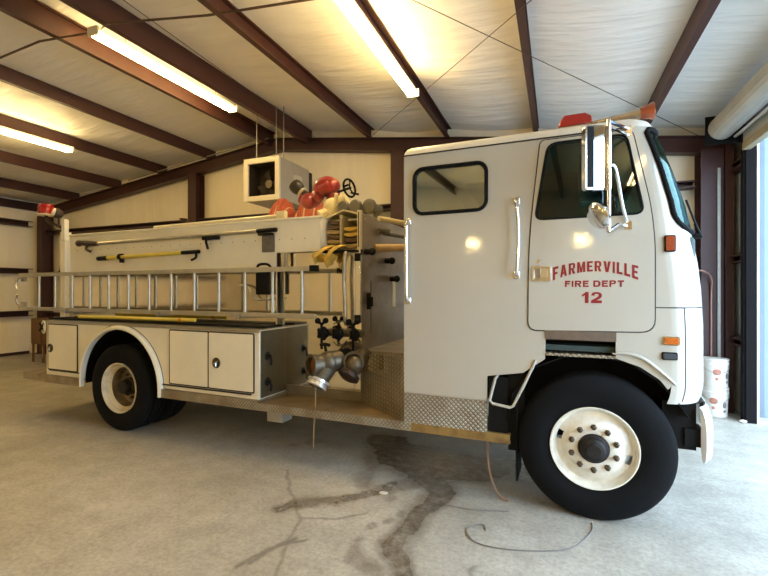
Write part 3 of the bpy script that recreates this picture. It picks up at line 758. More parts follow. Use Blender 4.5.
# lettering
def glyph(c, w, t):
    """block capital in a w x 1 box with stroke t: outline and holes"""
    if c == 'I': return [(0, 0), (w, 0), (w, 1), (0, 1)], []
    if c == 'L': return [(0, 0), (w, 0), (w, t), (t, t), (t, 1), (0, 1)], []
    if c == 'T': return [(w / 2 - t / 2, 0), (w / 2 + t / 2, 0), (w / 2 + t / 2, 1 - t), (w, 1 - t), (w, 1), (0, 1), (0, 1 - t), (w / 2 - t / 2, 1 - t)], []
    if c == 'F': return [(0, 0), (t, 0), (t, .40), (w * .85, .40), (w * .85, .40 + t * .9), (t, .40 + t * .9), (t, 1 - t), (w, 1 - t), (w, 1), (0, 1)], []
    if c == 'E': return [(0, 0), (w, 0), (w, t * .95), (t, t * .95), (t, .42), (w * .88, .42), (w * .88, .42 + t * .85), (t, .42 + t * .85), (t, 1 - t * .95), (w, 1 - t * .95), (w, 1), (0, 1)], []
    if c == 'A': return [(0, 0), (t, 0), (t + .08 * w, .22), (w - t - .08 * w, .22), (w - t, 0), (w, 0), (w / 2 + t * .62, 1), (w / 2 - t * .62, 1)], [[(t + .14 * w, .22 + t * .7), (w - t - .14 * w, .22 + t * .7), (w / 2, .76)]]
    if c == 'V': return [(w / 2 - t * .6, 0), (w / 2 + t * .6, 0), (w, 1), (w - t * 1.1, 1), (w / 2, .34), (t * 1.1, 1), (0, 1)], []
    if c == 'M': return [(0, 0), (t, 0), (t, .62), (w / 2 - t * .4, 0), (w / 2 + t * .4, 0), (w - t, .62), (w - t, 0), (w, 0), (w, 1), (w - t * 1.15, 1), (w / 2, .40), (t * 1.15, 1), (0, 1)], []
    if c == 'D': return [(0, 0), (w * .62, 0), (w * .86, .1), (w, .32), (w, .68), (w * .86, .9), (w * .62, 1), (0, 1)], [[(t, t * .9), (w * .58, t * .9), (w - t * 1.15, .34), (w - t * 1.15, .66), (w * .58, 1 - t * .9), (t, 1 - t * .9)]]
    if c in 'PR':
        h = .40
        hole = [[(t, h + t * .75), (w * .66, h + t * .75), (w - t * 1.05, .62), (w - t * 1.05, .78), (w * .66, 1 - t * .8), (t, 1 - t * .8)]]
        if c == 'P': return [(0, 0), (t, 0), (t, h), (w * .72, h), (w * .92, h + .1), (w, .62), (w, .8), (w * .9, .94), (w * .7, 1), (0, 1)], hole
        return [(0, 0), (t, 0), (t, h), (w * .42, h), (w - t * 1.15, 0), (w, 0), (w * .74, h + .02), (w * .92, h + .1), (w * .98, .62), (w * .98, .8), (w * .9, .94), (w * .7, 1), (0, 1)], hole
    if c == '1': return [(w * .42, 0), (w * .42 + t * 1.25, 0), (w * .42 + t * 1.25, 1), (w * .42 + t * .3, 1), (w * .3, .86), (0, .74), (0, .56), (w * .42, .70)], []
    if c == '2': return [(0, 0), (w, 0), (w, t), (w * .52, t), (w * .86, .42), (w, .60), (w, .8), (w * .86, .94), (w * .62, 1), (w * .38, 1), (w * .14, .93), (w * .02, .74), (w * .02, .68), (t * 1.2, .66), (w * .34, .8), (w * .5, .83), (w * .66, .8), (w * .7, .7), (w * .62, .56), (0, t * .9)], []
def put(b, c, w, h, org, ex, ez, t):
    o, hs = glyph(c, w / h, t); org = Vector(org); ex = Vector(ex); ez = Vector(ez)
    k = B(); k.plate([(q[0] * h, q[1] * h) for q in o], [[(q[0] * h, q[1] * h) for q in r] for r in hs], .0016, tuple(org), tuple(ex), tuple(ez))
    me = bpy.data.meshes.new('tmp'); k.bm.to_mesh(me); k.bm.free(); b.bm.from_mesh(me); bpy.data.meshes.remove(me)
def lettering():
    word = 'FARMERVILLE'
    wid = {'F': .80, 'A': 1.0, 'R': .95, 'M': 1.15, 'E': .80, 'V': 1.0, 'I': .30, 'L': .76}
    gap = .25; x0, x1 = -.291, .258; unit = (x1 - x0) / (sum(wid[c] for c in word) + gap * (len(word) - 1))
    b = B(); x = x0
    for c in word:
        put(b, c, wid[c] * unit, .075, (x, -.0078, 0), (1, 0, 0), (0, 0, 1), .20); x += (wid[c] + gap) * unit
    for v in b.bm.verts:                     # arch warp: upright letters, taller towards both ends
        u = (v.co.x - (x0 + x1) / 2) / ((x1 - x0) / 2); k = v.co.z / .075
        v.co.z = (1.783 - .064 * u * u) * (1 - k) + (1.857 - .040 * u * u) * k
    obj('lettering', b, LETTER, DR, smooth=0, label='arched red word across the door', merge=False)
    b = B(); x = -.209
    row = [('F', .038), ('I', .012), ('R', .046), ('E', .040), (' ', .022), ('D', .048), ('E', .040), ('P', .044), ('T', .042)]
    s_ = .381 / (sum(w for _, w in row) + .010 * (len(row) - 2))
    for c, w in row:
        if c != ' ':
            put(b, c, w * s_, .046, (x, -.0078, 1.672), (1, 0, 0), (0, 0, 1), .26); x += (w + .010) * s_
        else:
            x += w * s_; obj('lettering', b, LETTER, DR, smooth=0, label='first short red word under the arch', merge=False); b = B()
    obj('lettering', b, LETTER, DR, smooth=0, label='second short red word under the arch', merge=False)
    b = B(); put(b, '1', .045, .08, (-.096, -.0078, 1.556), (1, 0, 0), (0, 0, 1), .25); put(b, '2', .070, .08, (-.037, -.0078, 1.556), (1, 0, 0), (0, 0, 1), .25)
    obj('lettering', b, LETTER, DR, smooth=0, label='large red unit number', merge=False)
lettering()

# windscreen
b = B(); rs = []
for k in range(25):
    z = ZW0 + (ZW1 - ZW0) * k / 24; w0 = wi(z)
    rs.append([cpt(z, w0 + (NU - 1 - 2 * w0) * q / 44, .004) for q in range(45)])
b.rings(rs, closed=False, cap=False)
loop = [(ZW0 + (ZW1 - ZW0) * k / 24, 0) for k in range(25)]
near = [cpt(z, wi(z), .006) for z, _ in loop]; far = [cpt(z, NU - 1 - wi(z), .006) for z, _ in loop]
top = [cpt(ZW1, wi(ZW1) + (NU - 1 - 2 * wi(ZW1)) * q / 30, .006) for q in range(1, 30)]
bot = [cpt(ZW0, wi(ZW0) + (NU - 1 - 2 * wi(ZW0)) * q / 30, .006) for q in range(1, 30)]
gb = B(); gb.tube(near + top + far[::-1] + bot[::-1], .017, 8, closed=True)
WS = part('windshield', gb, BLACK, label='wrap-round windscreen in a black rubber surround')
obj('windshield_glass', b, WSH, WS, smooth=60)
b = B(); p0 = Vector(cpt(2.03, 13, .03)); b.tube([p0, Vector(cpt(2.07, 13.2, .05)), Vector(cpt(2.16, 11.0, .03)), Vector(cpt(2.28, 10.6, .02))], .007, 6)
b.tube([Vector(cpt(2.12, 12.4, .035)), Vector(cpt(2.02, 12.6, .055))], .01, 6); b.cyl(cpt(2.03, 12.4, .0), cpt(2.03, 12.4, .05), .02)
part('wiper', b, DARK)

# interior
b = B(); b.box(-1.43, .45, .05, W - .05, 1.2, 1.24); b.box(-.35, .55, .75, 1.7, 1.24, 1.75); b.box(-1.0, -.96, .05, W - .05, 1.24, 2.0)
b.hexa([(-.62, .9, 1.9), (-.1, .9, 1.9), (-.1, 2.0, 1.9), (-.62, 2.0, 1.9), (-1.15, .9, 2.72), (-.1, .9, 2.72), (-.1, 2.0, 2.72), (-1.15, 2.0, 2.72)])
part('cab_interior', b, CABIN)
b = B(); b.box(.26, .62, .12, W - .12, 1.7, 2.02); part('dashboard', b, CABIN, bevel=.03)
for y in (.28, 1.6):
    b = B(); b.box(-.42, .05, y, y + .5, 1.45, 1.62); b.hexa([(-.50, y, 1.6), (-.38, y, 1.6), (-.38, y + .5, 1.6), (-.50, y + .5, 1.6), (-.60, y + .03, 2.25), (-.5, y + .03, 2.25), (-.5, y + .47, 2.25), (-.60, y + .47, 2.25)])
    part('cab_seat', b, SEAT, bevel=.03)
b = B(); b.lathe([(.2 + .016 * math.cos(a), .016 * math.sin(a)) for a in [2 * PI * k / 8 for k in range(8)]], (.12, .55, 2.06), (-.5, 0, .85), 32, loop=True)
b.cyl((.12, .55, 2.06), (.3, .55, 1.75), .03)
part('steering_wheel', b, DARK)

# grab handles
def grab(x, z0, z1, y=-.06, r=.0125, curve=.0):
    zz = [z0, z0 + .01, z0 + .06, (z0 + z1) / 2, z1 - .06, z1 - .01, z1]
    g = part('grab_handle', B().tube(smooth_path([(x, 0, z0), (x, y * .7, z0 + .012), (x + curve * .4, y, z0 + .07), (x + curve, y, (z0 + z1) / 2), (x + curve * .4, y, z1 - .07), (x, y * .7, z1 - .012), (x, 0, z1)], 5), r, 10), CHROME)
    for z in (z0, z1): obj('mounting_foot', B().box(x - .022, x + .022, -.012, .0, z - .03, z + .03), CHROME, g, bevel=.006)
grab(-.548, 1.765, 2.33, curve=.018)
grab(-1.425, 1.56, 2.225, r=.014)
# mirror
b = B(); b.tube([(.055, -.29, 2.76), (.055, -.29, 2.4), (.055, -.29, 2.03)], .013, 10)
b.tube([(.055, -.29, 2.745), (.11, -.15, 2.765), (.2, .0, 2.775)], .012, 8); b.tube([(.075, -.29, 2.70), (.13, -.15, 2.715), (.20, .0, 2.73)], .009, 8)
b.tube([(.055, -.29, 2.03), (.12, -.15, 2.09), (.19, .0, 2.10)], .011, 8)
b.tube(smooth_path([(.055, -.29, 2.45), (.085, -.27, 2.46), (.11, -.22, 2.40), (.15, -.1, 2.24), (.19, 0, 2.12)], 4), .011, 8)
b.box(.18, .22, -.012, .0, 2.07, 2.13); b.box(.18, .22, -.012, 0, 2.72, 2.79)
MI = part('side_mirror', b, CHROME, label='chrome west-coast style mirror on tube arms')
mn = Vector((.45, -.893, 0)).normalized(); mx = Vector((mn.y * -1, mn.x, 0)); c = Vector((-.004, -.30, 2.515))
b = B(); b.plate(rrect(-.088, .088, -.212, .212, .02, 4), [], .05, tuple(c - mn * .026), tuple(mx), (0, 0, 1))
obj('mirror_housing', b, CHROME, MI, smooth=30, bevel=.006)
b = B(); b.plate(rrect(-.077, .077, -.2, .2, .012, 3), [], .004, tuple(c + mn * .001), tuple(mx), (0, 0, 1))
obj('mirror_glass', b, MIRR, MI, smooth=0)
b = B(); b.plate([(-.076, -.198), (-.034, -.198), (-.034, .198), (-.076, .198)], [], .004, tuple(c + mn * .0035), tuple(mx), (0, 0, 1))
obj('mirror_reflection_strip', b, DARK, MI)  # black strip painted in for a dark reflection in the glass
cm = Vector((-.015, -.30, 2.13)); nv = Vector((-.72, -.42, -.42)).normalized()
b = B(); b.lathe([(0, .03), (.04, .027), (.075, .016), (.092, 0), (.096, -.012), (.07, -.045), (0, -.06)], cm, nv, 28)
obj('convex_mirror', b, CHROME, MI)
b = B(); b.tube([cm - nv * .05, (.03, -.28, 2.13), (.055, -.29, 2.15)], .009, 8); obj('convex_mirror_arm', b, CHROME, MI)
# marker lamps on the nose
def lens(name, u0, u1, z0, z1, m, d=.016, label=None):
    b = B(); rs = []
    for z in (z0, z1):
        rs.append([cpt(z, u0, .0), cpt(z, u0, d), cpt(z, (u0 + u1) / 2, d * 1.15), cpt(z, u1, d), cpt(z, u1, 0), cpt(z, (u0 + u1) / 2, -.002)])
    b.rings(rs); return part(name, b, m, bevel=.003, label=label)
def plate_lens(name, x0, x1, z0, z1, m, base, label=None):
    xs = shell_par((z0 + z1) / 2)[0]
    y = -.014
    p = part(name, B().plate(rrect(x0 - .008, x1 + .008, z0 - .008, z1 + .008, .01, 3), [], .012, (0, -.004, 0), (1, 0, 0), (0, 0, 1)), base, smooth=0, label=label)
    obj('lamp_lens', B().plate(rrect(x0, x1, z0, z1, .008, 3), [], .014, (0, -.014, 0), (1, 0, 0), (0, 0, 1)), m, p, bevel=.004, smooth=0)
plate_lens('marker_lamp', .420, .470, 1.915, 2.012, ROLENS, DARK, 'red-orange clearance lamp below the windscreen')
plate_lens('marker_lamp', .412, .492, 1.285, 1.328, ORANGE, CHROME, 'amber lamp in a chrome frame')
plate_lens('marker_lamp', .405, .480, 1.186, 1.222, M('smoked_lens', (62, 68, 74), .3), DARK, 'dark smoked lamp under the amber one')
# step below the door
b = B(); b.box(-.348, .125, -.006, .0, 1.285, 1.352)
STP = part('cab_step', b, M('step_kick_plate', (116, 106, 98), .45, .6, .1, 20), label='recessed step under the cab door')
b = B(); b.box(-.346, .123, .2, .22, 1.17, 1.29); b.box(-.346, .123, .03, .22, 1.285, 1.295); b.box(-.356, -.346, .03, .22, 1.17, 1.29); b.box(.123, .133, .03, .22, 1.17, 1.29)
obj('step_well', b, DARK, STP)
obj('step_tread', B().box(-.35, .127, -.008, .2, 1.165, 1.185), TREAD, STP)
# roof lights
b = B(); y0 = .14
o8 = [(-.262, 2.90), (-.24, 2.95), (-.215, 2.985), (-.07, 2.985), (-.03, 2.96), (-.02, 2.905)]
b.rings([[(x, y, z) for x, z in o8] for y in (y0, y0 + .01, y0 + 1.9, y0 + 1.91)])
LB = part('light_bar', b, REDLENS, bevel=.012, label='red beacon bar across the cab roof')
obj('light_bar_base', B().box(-.25, -.03, y0 + .02, y0 + 1.88, 2.86, 2.905), STEEL, LB)
b = B(); b.lathe([(.012, 0), (.014, .1), (.022, .25), (.034, .35), (.045, .40), (.05, .405), (.044, .405), (.03, .33), (.0, .3)], (-.06, .20, 2.915), (1, 0, .07), 24)
b.cyl((.02, .2, 2.87), (.02, .2, 2.93), .012); b.cyl((.25, .2, 2.85), (.25, .2, 2.92), .012); b.sphere((-.06, .2, 2.915), .03, 10)
HORN = part('air_horn', b, M('horn_metal', (178, 160, 138), .25, .9), label='long metal air horn with a copper bell')
obj('horn_bell', B().lathe([(.04, 0), (.05, .05), (.062, .085), (.058, .088), (.044, .05), (.03, .0)], (.295, .2, 2.94), (1, 0, .07), 24), M('copper_bell', (170, 96, 68), .3, .8), HORN)
for y in (.45, .9, 1.3, 1.7, 2.1):
    b = B(); b.sphere((.26, y, 2.87), .035, 12, (1.2, 1.4, .9)); part('roof_marker_lamp', b, ORANGE)

# chrome skirt below the crew door, bracket, running gear
part('cab_skirt', B().box(-1.467, -.773, -.004, .02, .535, .787), TREAD, smooth=0)
part('skirt_edge', B().tube([(-1.467, -.005, .787), (-.773, -.005, .783)], .004, 6), CHROME)
b = B(); b.tube(round3 := [(-.41, -.004, 1.124), (-.50, -.004, .92), (-.575, -.004, .762), (-.60, -.004, .748), (-.73, -.004, .765), (-.752, -.004, .79), (-.71, -.004, .96), (-.69, -.004, .99)], .0115, 8)
part('step_bracket', b, WHITE)
b = B(); b.box(-.765, -.62, .03, .3, .45, .97); b.box(-.62, -.50, .06, .08, .4, 1.0)
part('battery_box', b, DARK)
b = B(); b.hexa([(-.56, .02, .18), (-.545, .02, .18), (-.545, .32, .18), (-.56, .32, .18), (-.56, .02, .80), (-.545, .02, .80), (-.545, .32, .80), (-.56, .32, .80)]); part('mud_flap', b, BLACK)
# wheel housing
b = B(); ar = [(-.62, .62), (-.58, .85), (-.42, 1.06), (-.22, 1.15), (.0, 1.165), (.2, 1.14), (.38, 1.02), (.50, .88), (.56, .78)]
rs = [[(x, .012, z), (x, .45, z), (x, .45, z + .01), (x, .012, z + .01)] for x, z in ar]; b.rings(rs)
b.box(-.62, .56, .43, .45, .45, 1.17); b.box(.42, .62, .12, .5, .55, .88)
part('wheel_well', b, DARK)
for yy in (0,):
    b = B(); b.rings([[(x, W - .012, z), (x, W - .45, z), (x, W - .45, z + .01), (x, W - .012, z + .01)] for x, z in ar]); part('wheel_well', b, DARK)
b = B()
for y in (.72, 1.62): b.box(-6.6, .62, y, y + .08, .62, .86)
for x in (-6.4, -4.2, -2.8, -1.2): b.box(x, x + .1, .8, 1.62, .66, .82)
b.cyl((-5.02, .4, .52), (-5.02, W - .4, .52), .11); b.sphere((-5.02, 1.22, .52), .24, 16); b.box(-.07, .07, .3, W - .3, .40, .50)
b.cyl((-4.8, 1.22, .55), (-.6, 1.22, .75), .05); b.box(-.9, .5, .85, 1.6, .55, 1.2); b.box(.55, .66, .1, .25, .58, .70)
part('chassis', b, DARK)
part('fuel_tank', B().cyl((-2.6, .55, .45), (-1.5, .55, .45), .12), DARK)
# bumper
def bump_curve(d, n0=4):
    z = 1.2; c = front_curve(z, d); return c[n0:NU - n0]
b = B(); rs = []
outer = bump_curve(.075, 0); inner = bump_curve(.045, 0)
pro = [(.0, .47), (.012, .455), (.018, .50), (.02, .63), (.016, .76), (.008, .80), (-.004, .81)]
def bring(q, dz):
    return [(p[0] + 0, p[1], dz) for p in q]
for d, z in [(.040, .495), (.052, .492), (.062, .51), (.066, .58), (.066, .70), (.058, .78), (.040, .84), (.022, .86), (.03, .74), (.03, .58)]:
    rs.append([(p[0] - .012, p[1], z) for p in front_curve(1.2, d)[7:NU - 7]])
b2 = B(); n = len(rs[0]); V = [[b2.bm.verts.new(p) for p in r] for r in rs]
for a in range(len(V)):
    c_ = (a + 1) % len(V)
    for i in range(n - 1): b2.bm.faces.new((V[a][i], V[a][i + 1], V[c_][i + 1], V[c_][i]))
b2.bm.faces.new([r[0] for r in V]); b2.bm.faces.new([r[-1] for r in V][::-1])
part('front_bumper', b2, M('bumper_white', (226, 226, 224), .22, .3, .03, 4, 0, 1, .6))
b = B()
for y in (.75, 1.62): b.box(.5, .74, y, y + .08, .58, .74)
part('bumper_bracket', b, DARK)
b = B(); b.sphere((.54, .20, .68), .06, 12); b.tube([(.45, .2, .75), (.52, .16, .70), (.6, .2, .66)], .03, 8); b.box(.47, .6, .15, .4, .56, .62)
part('steering_gear', b, BRONZE)

# ---- wheels
def tyre_prof(r, ri, w, bulge=.014):
    k = r / .52
    p = [(ri, .03), (ri + .012, .008), (ri + .05, -bulge * .6), (ri + .10, -bulge), (ri + .15, -bulge * .7), (r - .035, .004), (r - .012, .018), (r - .004, .03), (r, .05)]
    g = []
    for c in (.085, .135, .185):
        if c < w - .05: g += [(r, c - .009), (r - .012, c - .007), (r - .012, c + .007), (r, c + .009)]
    q = [(a, w - h) for a, h in p[::-1]]
    return p + g + q
def wheel(cx, y, s, r, front, label=None):
    """outer face at y, s = +1 for the near side"""
    c = (cx, y, r); ax = (0, s, 0)
    w = .27
    t = part('tyre', B().lathe(tyre_prof(r, .287, w), c, ax, 72, loop=True), TYRE, smooth=32, label=label)
    if front:
        prof = [(.28, .26), (.280, .05), (.284, .02), (.294, .004), (.292, -.004), (.284, -.004), (.276, .006), (.270, .03), (.262, .045), (.252, .050), (.214, .040), (.185, .012), (.17, .004), (.105, .004), (.10, .03), (.0, .03)]
        seg = 90
        def skip(k, i):
            a = (i + .5) / seg * 360
            return k == 9 and any(abs(((a - h + 180) % 360) - 180) < 8 for h in HH)
        HH = [15, 195]
        rim = obj('wheel_rim', B().lathe(prof, c, ax, seg, skip), RIM, t, smooth=40)
        hub = B().lathe([(.103, .004), (.100, -.012), (.085, -.018), (.080, -.045), (.07, -.055), (.05, -.058), (.046, -.064), (0, -.064)], c, ax, 32)
        obj('hub', hub, HUB, t)
        bc_, yl, n = .152, .004, 10
    else:
        prof = [(.28, .26), (.279, .06), (.284, .02), (.294, .004), (.292, -.004), (.284, -.003), (.272, .012), (.268, .05), (.258, .058), (.248, .075), (.232, .085)]
        seg = 60
        rim = obj('wheel_rim', B().lathe(prof, c, ax, seg), RIMR, t, smooth=40)
        obj('wheel_disc', B().lathe([(.233, .084), (.226, .12), (.220, .19), (.20, .205), (.165, .205), (.155, .19), (.13, .185), (0, .185)], c, ax, seg), DISC, t, smooth=40)
        hub = B().lathe([(.10, .18), (.098, .12), (.085, .11), (.08, .05), (.07, .04), (.0, .038)], c, ax, 28)
        obj('hub', hub, HUB, t)
        bc_, yl, n = .145, .19, 10
    for k in range(n):
        a = 2 * PI * (k + .5) / n
        p = Vector((cx + bc_ * math.cos(a), y + s * yl, r + bc_ * math.sin(a))); d = Vector((0, -s, 0))
        b = B().lathe([(.022, 0), (.022, .006), (.017, .008), (.016, .03), (.009, .032), (.008, .045), (0, .045)], p, d, 6)
        obj('lug_nut', b, LUG, t, smooth=0)
wheel(-.02, -.02, 1, .52, True, 'front wheel on the near side')
wheel(-.02, W - .012, -1, .52, True)
wheel(-5.02, .005, 1, .505, False, 'outer rear wheel on the near side')
wheel(-5.02, W - .05, -1, .505, False)
for y, s in ((.35, 1), (W - .35, -1)):
    b = B().lathe(tyre_prof(.505, .287, .27), (-5.02, y, .505), (0, s, 0), 60, loop=True); t = part('tyre', b, TYRE, smooth=32)
    obj('wheel_rim', B().lathe([(.287, .24), (.28, .05), (.284, .02), (.27, .03), (.25, .06), (.0, .08)], (-5.02, y, .505), (0, s, 0), 40), RIMR, t)

# ---- lower body with wheel arch
AX, AZ, AR = -5.02, .535, .66
arch = [(AX + AR * math.cos(R(a)), AZ + .655 * math.sin(R(a))) for a in range(0, 181, 6)]
body = [(-6.42, .56), (AX - AR, .56)] + arch[::-1][1:-1] + [(AX + AR, .56), (-3.01, .56), (-3.01, 1.262), (-6.42, 1.247)]
b = B(); b.side(body, [], .03, .05)
b.box(-3.03, -3.01, .05, .52, .56, 1.262); b.box(-6.42, -6.40, .05, .52, .56, 1.247)
b.box(-6.40, AX - AR - .02, .05, .5, .56, .58); b.box(AX + AR + .02, -3.03, .05, .5, .56, .58)
b.side(body, [], W - .05, W - .03); b.box(-6.42, -6.40, .52, W - .05, .56, 1.25)
part('compartment_body', b, WHITE2, smooth=0)
b = B(); b.box(-6.43, -3.005, .022, .47, 1.247, 1.262); b.box(-6.43, -3.005, .02, .032, 1.225, 1.262)
part('compartment_top', b, STEEL, smooth=0)
b = B()
for k in range(28): b.cyl((-6.35 + k * .122, .02, 1.238), (-6.35 + k * .122, .015, 1.238), .007, seg=8)
part('rivet_row', b, STEEL)
# wheel-arch liner and moulding
b = B(); rs = [[(x, .05, z), (x, .64, z), (x, .64, z + .012), (x, .05, z + .012)] for x, z in [(AX - AR, .5)] + arch[::-1] + [(AX + AR, .5)]]; b.rings(rs); b.box(AX - AR, AX + AR, .64, .66, .5, 1.2)
part('wheel_well', b, DARK)
b = B(); rs = []
for a in range(-6, 187, 6):
    ca, sa = math.cos(R(a)), math.sin(R(a)); z0 = .535
    ri, ro = .655, .698
    rs.append([(AX + ri * ca, .032, z0 + ri * sa), (AX + ri * ca, -.012, z0 + ri * sa), (AX + (ri + .02) * ca, -.02, z0 + (ri + .02) * sa), (AX + ro * ca, .0, z0 + ro * sa), (AX + (ro + .006) * ca, .031, z0 + (ro + .006) * sa)])
b.rings(rs)
part('fender_trim', b, M('bright_fender_trim', (226, 222, 208), .3, .2, .04, 6))
part('fender_seam', B().tube([(AX + .708 * math.cos(R(a)), .029, .535 + .708 * math.sin(R(a))) for a in range(-2, 183, 6)], .004, 6), GAP)
# compartment doors
LATCH = M('dark_latch', (84, 76, 62), .35, .8, .2, 30)
def cdoor(x0, x1, z0, z1, hx, hz, lab):
    d = part('compartment_door', B().side(rrect(x0, x1, z0, z1, .012, 3), [], .020, .031), WHITE2, smooth=0, bevel=.003, label=lab)
    obj('door_gap', B().tube([(p[0], .026, p[1]) for p in grow(rrect(x0, x1, z0, z1, .012, 3), .006)], .008, 6, closed=True), GAP, d)
    if hx is not None:
        b = B().lathe([(.052, .0), (.056, -.006), (.05, -.012), (.044, -.006), (.0, -.004)], (hx, .019, hz), (0, 1, 0), 28)
        obj('latch_ring', b, LATCH, d)
        b = B(); b.tube([(hx - .032, .012, hz - .012), (hx - .01, .0, hz + .006), (hx + .03, .002, hz + .018)], .008, 6); b.tube([(hx, .004, hz), (hx + .004, .0, hz - .035)], .008, 6)
        obj('latch_handle', b, STEEL, d)
cdoor(-6.37, -5.80, .64, 1.205, -6.32, .905, 'small locker door at the tail corner')
cdoor(-4.215, -3.67, .63, 1.205, None, None, 'locker door just ahead of the rear wheel')
cdoor(-3.655, -3.075, .63, 1.205, -3.545, .895, 'locker door with a round latch at the front of the body')
part('drip_rail', B().box(-6.35, -5.70, .015, .028, .615, .628), GAP)
part('drip_rail', B().box(-4.40, -3.1, .015, .028, .598, .612), GAP)
b = B(); b.box(-3.012, -3.004, .278, .292, .57, 1.25)
part('corner_strip', b, CHROME)
for z in (.72, .98):
    b = B(); b.lathe([(.045, 0), (.045, .01), (.02, .02), (.018, .05), (0, .05)], (-3.01, .15, z), (1, 0, 0), 20); b.tube([(-2.965, .15, z), (-2.95, .15, z - .04), (-2.95, .14, z - .09)], .012, 8)
    part('socket', b, DARK)
part('body_end_plate', B().box(-3.008, -3.0, .05, .52, .57, 1.24), M('worn_end_plate', (82, 73, 54), .45, .5, .15, 8), smooth=0)
# running boards
def board(x0, x1, m, y1=.47, lab=None, z1=.53):
    b = B(); b.box(x0, x1, .0, y1, z1 - .012, z1); b.box(x0, x1, .0, .012, .463, z1 - .012); b.box(x0, x1, .012, .06, .463, .472)
    return part('running_board', b, m, smooth=0, label=lab)
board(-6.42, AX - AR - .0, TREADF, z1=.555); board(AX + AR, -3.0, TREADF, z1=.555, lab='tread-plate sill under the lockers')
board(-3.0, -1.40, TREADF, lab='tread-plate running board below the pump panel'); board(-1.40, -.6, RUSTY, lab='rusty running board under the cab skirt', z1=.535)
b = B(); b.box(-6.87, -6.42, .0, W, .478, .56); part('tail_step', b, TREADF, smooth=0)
b = B(); b.box(-2.92, -2.74, .04, .20, .36, .463); b.lathe([(.03, 0), (.03, .004), (0, .004)], (-2.83, .04, .41), (0, -1, 0), 16)
part('ground_light', b, M('ground_light_grey', (150, 144, 130), .5, .3))
part('deck_mat', B().box(-2.98, -1.48, .03, .46, .5302, .5325), M('rust_brown_deck', (128, 108, 76), .6, .3, 0, 6, .1, 40, dirt=(88, 66, 40), dirt_amt=.6), smooth=0)
part('kick_strip', B().box(-3.0, -2.10, .462, .474, .53, .63), TREAD, smooth=0)
# ---- pump panel
PP = part('pump_panel', B().box(-3.08, -2.10, .474, .484, .63, 2.06), POLISH, smooth=0, label='polished steel pump panel')
b = B(); b.box(-3.08, -2.112, .486, 2.0, .6, 2.05); b.box(-3.08, -2.112, .484, 2.0, .45, .6)
part('pump_house', b, PUMPW, smooth=0)
b = B(); b.box(-2.108, -2.10, .486, 2.0, .98, 2.43)
PH = part('pump_house_wall', b, PUMPW, smooth=0)
b = B()
for k in range(5):
    for z in (1.12, 1.5, 1.9, 2.38): b.sphere((-2.1, .56 + .28 * k, z), .009, 6)
obj('rivet_row', b, STEEL, PH)
b = B(); b.box(-2.1, -2.085, .60, .68, 1.45, 1.62); b.box(-2.085, -2.05, .62, .66, 1.48, 1.58); obj('black_latch', b, DARK, PH, bevel=.006)
obj('wall_seam', B().box(-2.1, -2.097, .70, .705, 1.2, 1.75), GAP, PH)
for (y, z) in ((.56, 2.04), (1.1, 1.98), (1.25, 1.78)):
    b = B(); b.cyl((-2.1, y, z), (-2.04, y, z), .03); b.sphere((-2.02, y, z), .04, 10)
    part('discharge_knob', b, DARK)
b = B(); b.cyl((-2.02, .62, 2.08), (-1.62, 1.25, 2.13), .04, .045); part('suction_pipe', b, M('tan_pipe', (176, 148, 110), .5, 0, .1, 12))
b = B(); b.cyl((-2.09, .98, 2.28), (-1.75, 1.2, 2.22), .02); b.cyl((-2.08, .9, 2.3), (-2.0, .97, 2.285), .03); part('tool_rod', b, GREYC)
part('tool_rod', B().cyl((-2.05, .80, 2.415), (-1.85, 1.25, 2.40), .028), M('pale_rod', (196, 180, 140), .5))
b = B(); b.box(-2.1, -2.095, 1.3, 1.4, 1.45, 1.75); part('instruction_plate', b, WHITE2)
# corner post, grab rail
b = B(); b.box(-2.16, -2.10, .455, .486, 1.32, 2.06); P_ = part('corner_hinge', b, CHROME, bevel=.006)
for z in (1.36, 1.98): obj('hinge_block', B().box(-2.165, -2.095, .445, .456, z - .04, z + .04), DARK, P_, bevel=.006)
g = part('grab_handle', B().tube(smooth_path([(-2.24, .474, 1.30), (-2.24, .40, 1.33), (-2.24, .395, 1.5), (-2.25, .395, 1.75), (-2.24, .395, 2.0), (-2.24, .474, 2.03)], 5), .021, 12), STEEL, label='thick steel rail on the pump panel')
# diagonal tread-plate step
b = B()
P0, P1 = Vector((-2.11, .482, 0)), Vector((-1.48, .02, 0))
d = (P1 - P0); L_ = d.length; d.normalize(); nrm = Vector((d.y, -d.x, 0))
def fz(s_): return 1.0 + .09 * s_ / L_
a0, a1 = .17 * L_, .60 * L_
ol = [(0, .53), (L_, .53), (L_, fz(L_)), (a1, fz(a1)), (a1, .86), (a0, .86), (a0, fz(a0)), (0, fz(0))]
b.plate(ol, [], .012, tuple(P0), tuple(d), (0, 0, 1))
SW = part('step_wall', b, TREAD, smooth=0, label='slanting tread-plate wall with a step pocket')
q = lambda s_, o_, z: tuple(P0 + d * s_ - nrm * o_ + Vector((0, 0, z)))
if (P0 - nrm).y < P0.y: nrm = -nrm
b = B(); b.hexa([q(a0, 0, .85), q(a1, 0, .85), q(a1, .2, .85), q(a0, .2, .85), q(a0, 0, .86), q(a1, 0, .86), q(a1, .2, .86), q(a0, .2, .86)])
b.hexa([q(a0, .2, .85), q(a1, .2, .85), q(a1, .21, .85), q(a0, .21, .85), q(a0, .2, 1.04), q(a1, .2, 1.04), q(a1, .21, 1.04), q(a0, .21, 1.04)])
for s_ in (a0, a1): b.hexa([q(s_ - .004, 0, .86), q(s_ + .004, 0, .86), q(s_ + .004, .2, .86), q(s_ - .004, .2, .86), q(s_ - .004, 0, fz(s_)), q(s_ + .004, 0, fz(s_)), q(s_ + .004, .2, fz(s_)), q(s_ - .004, .2, fz(s_))])
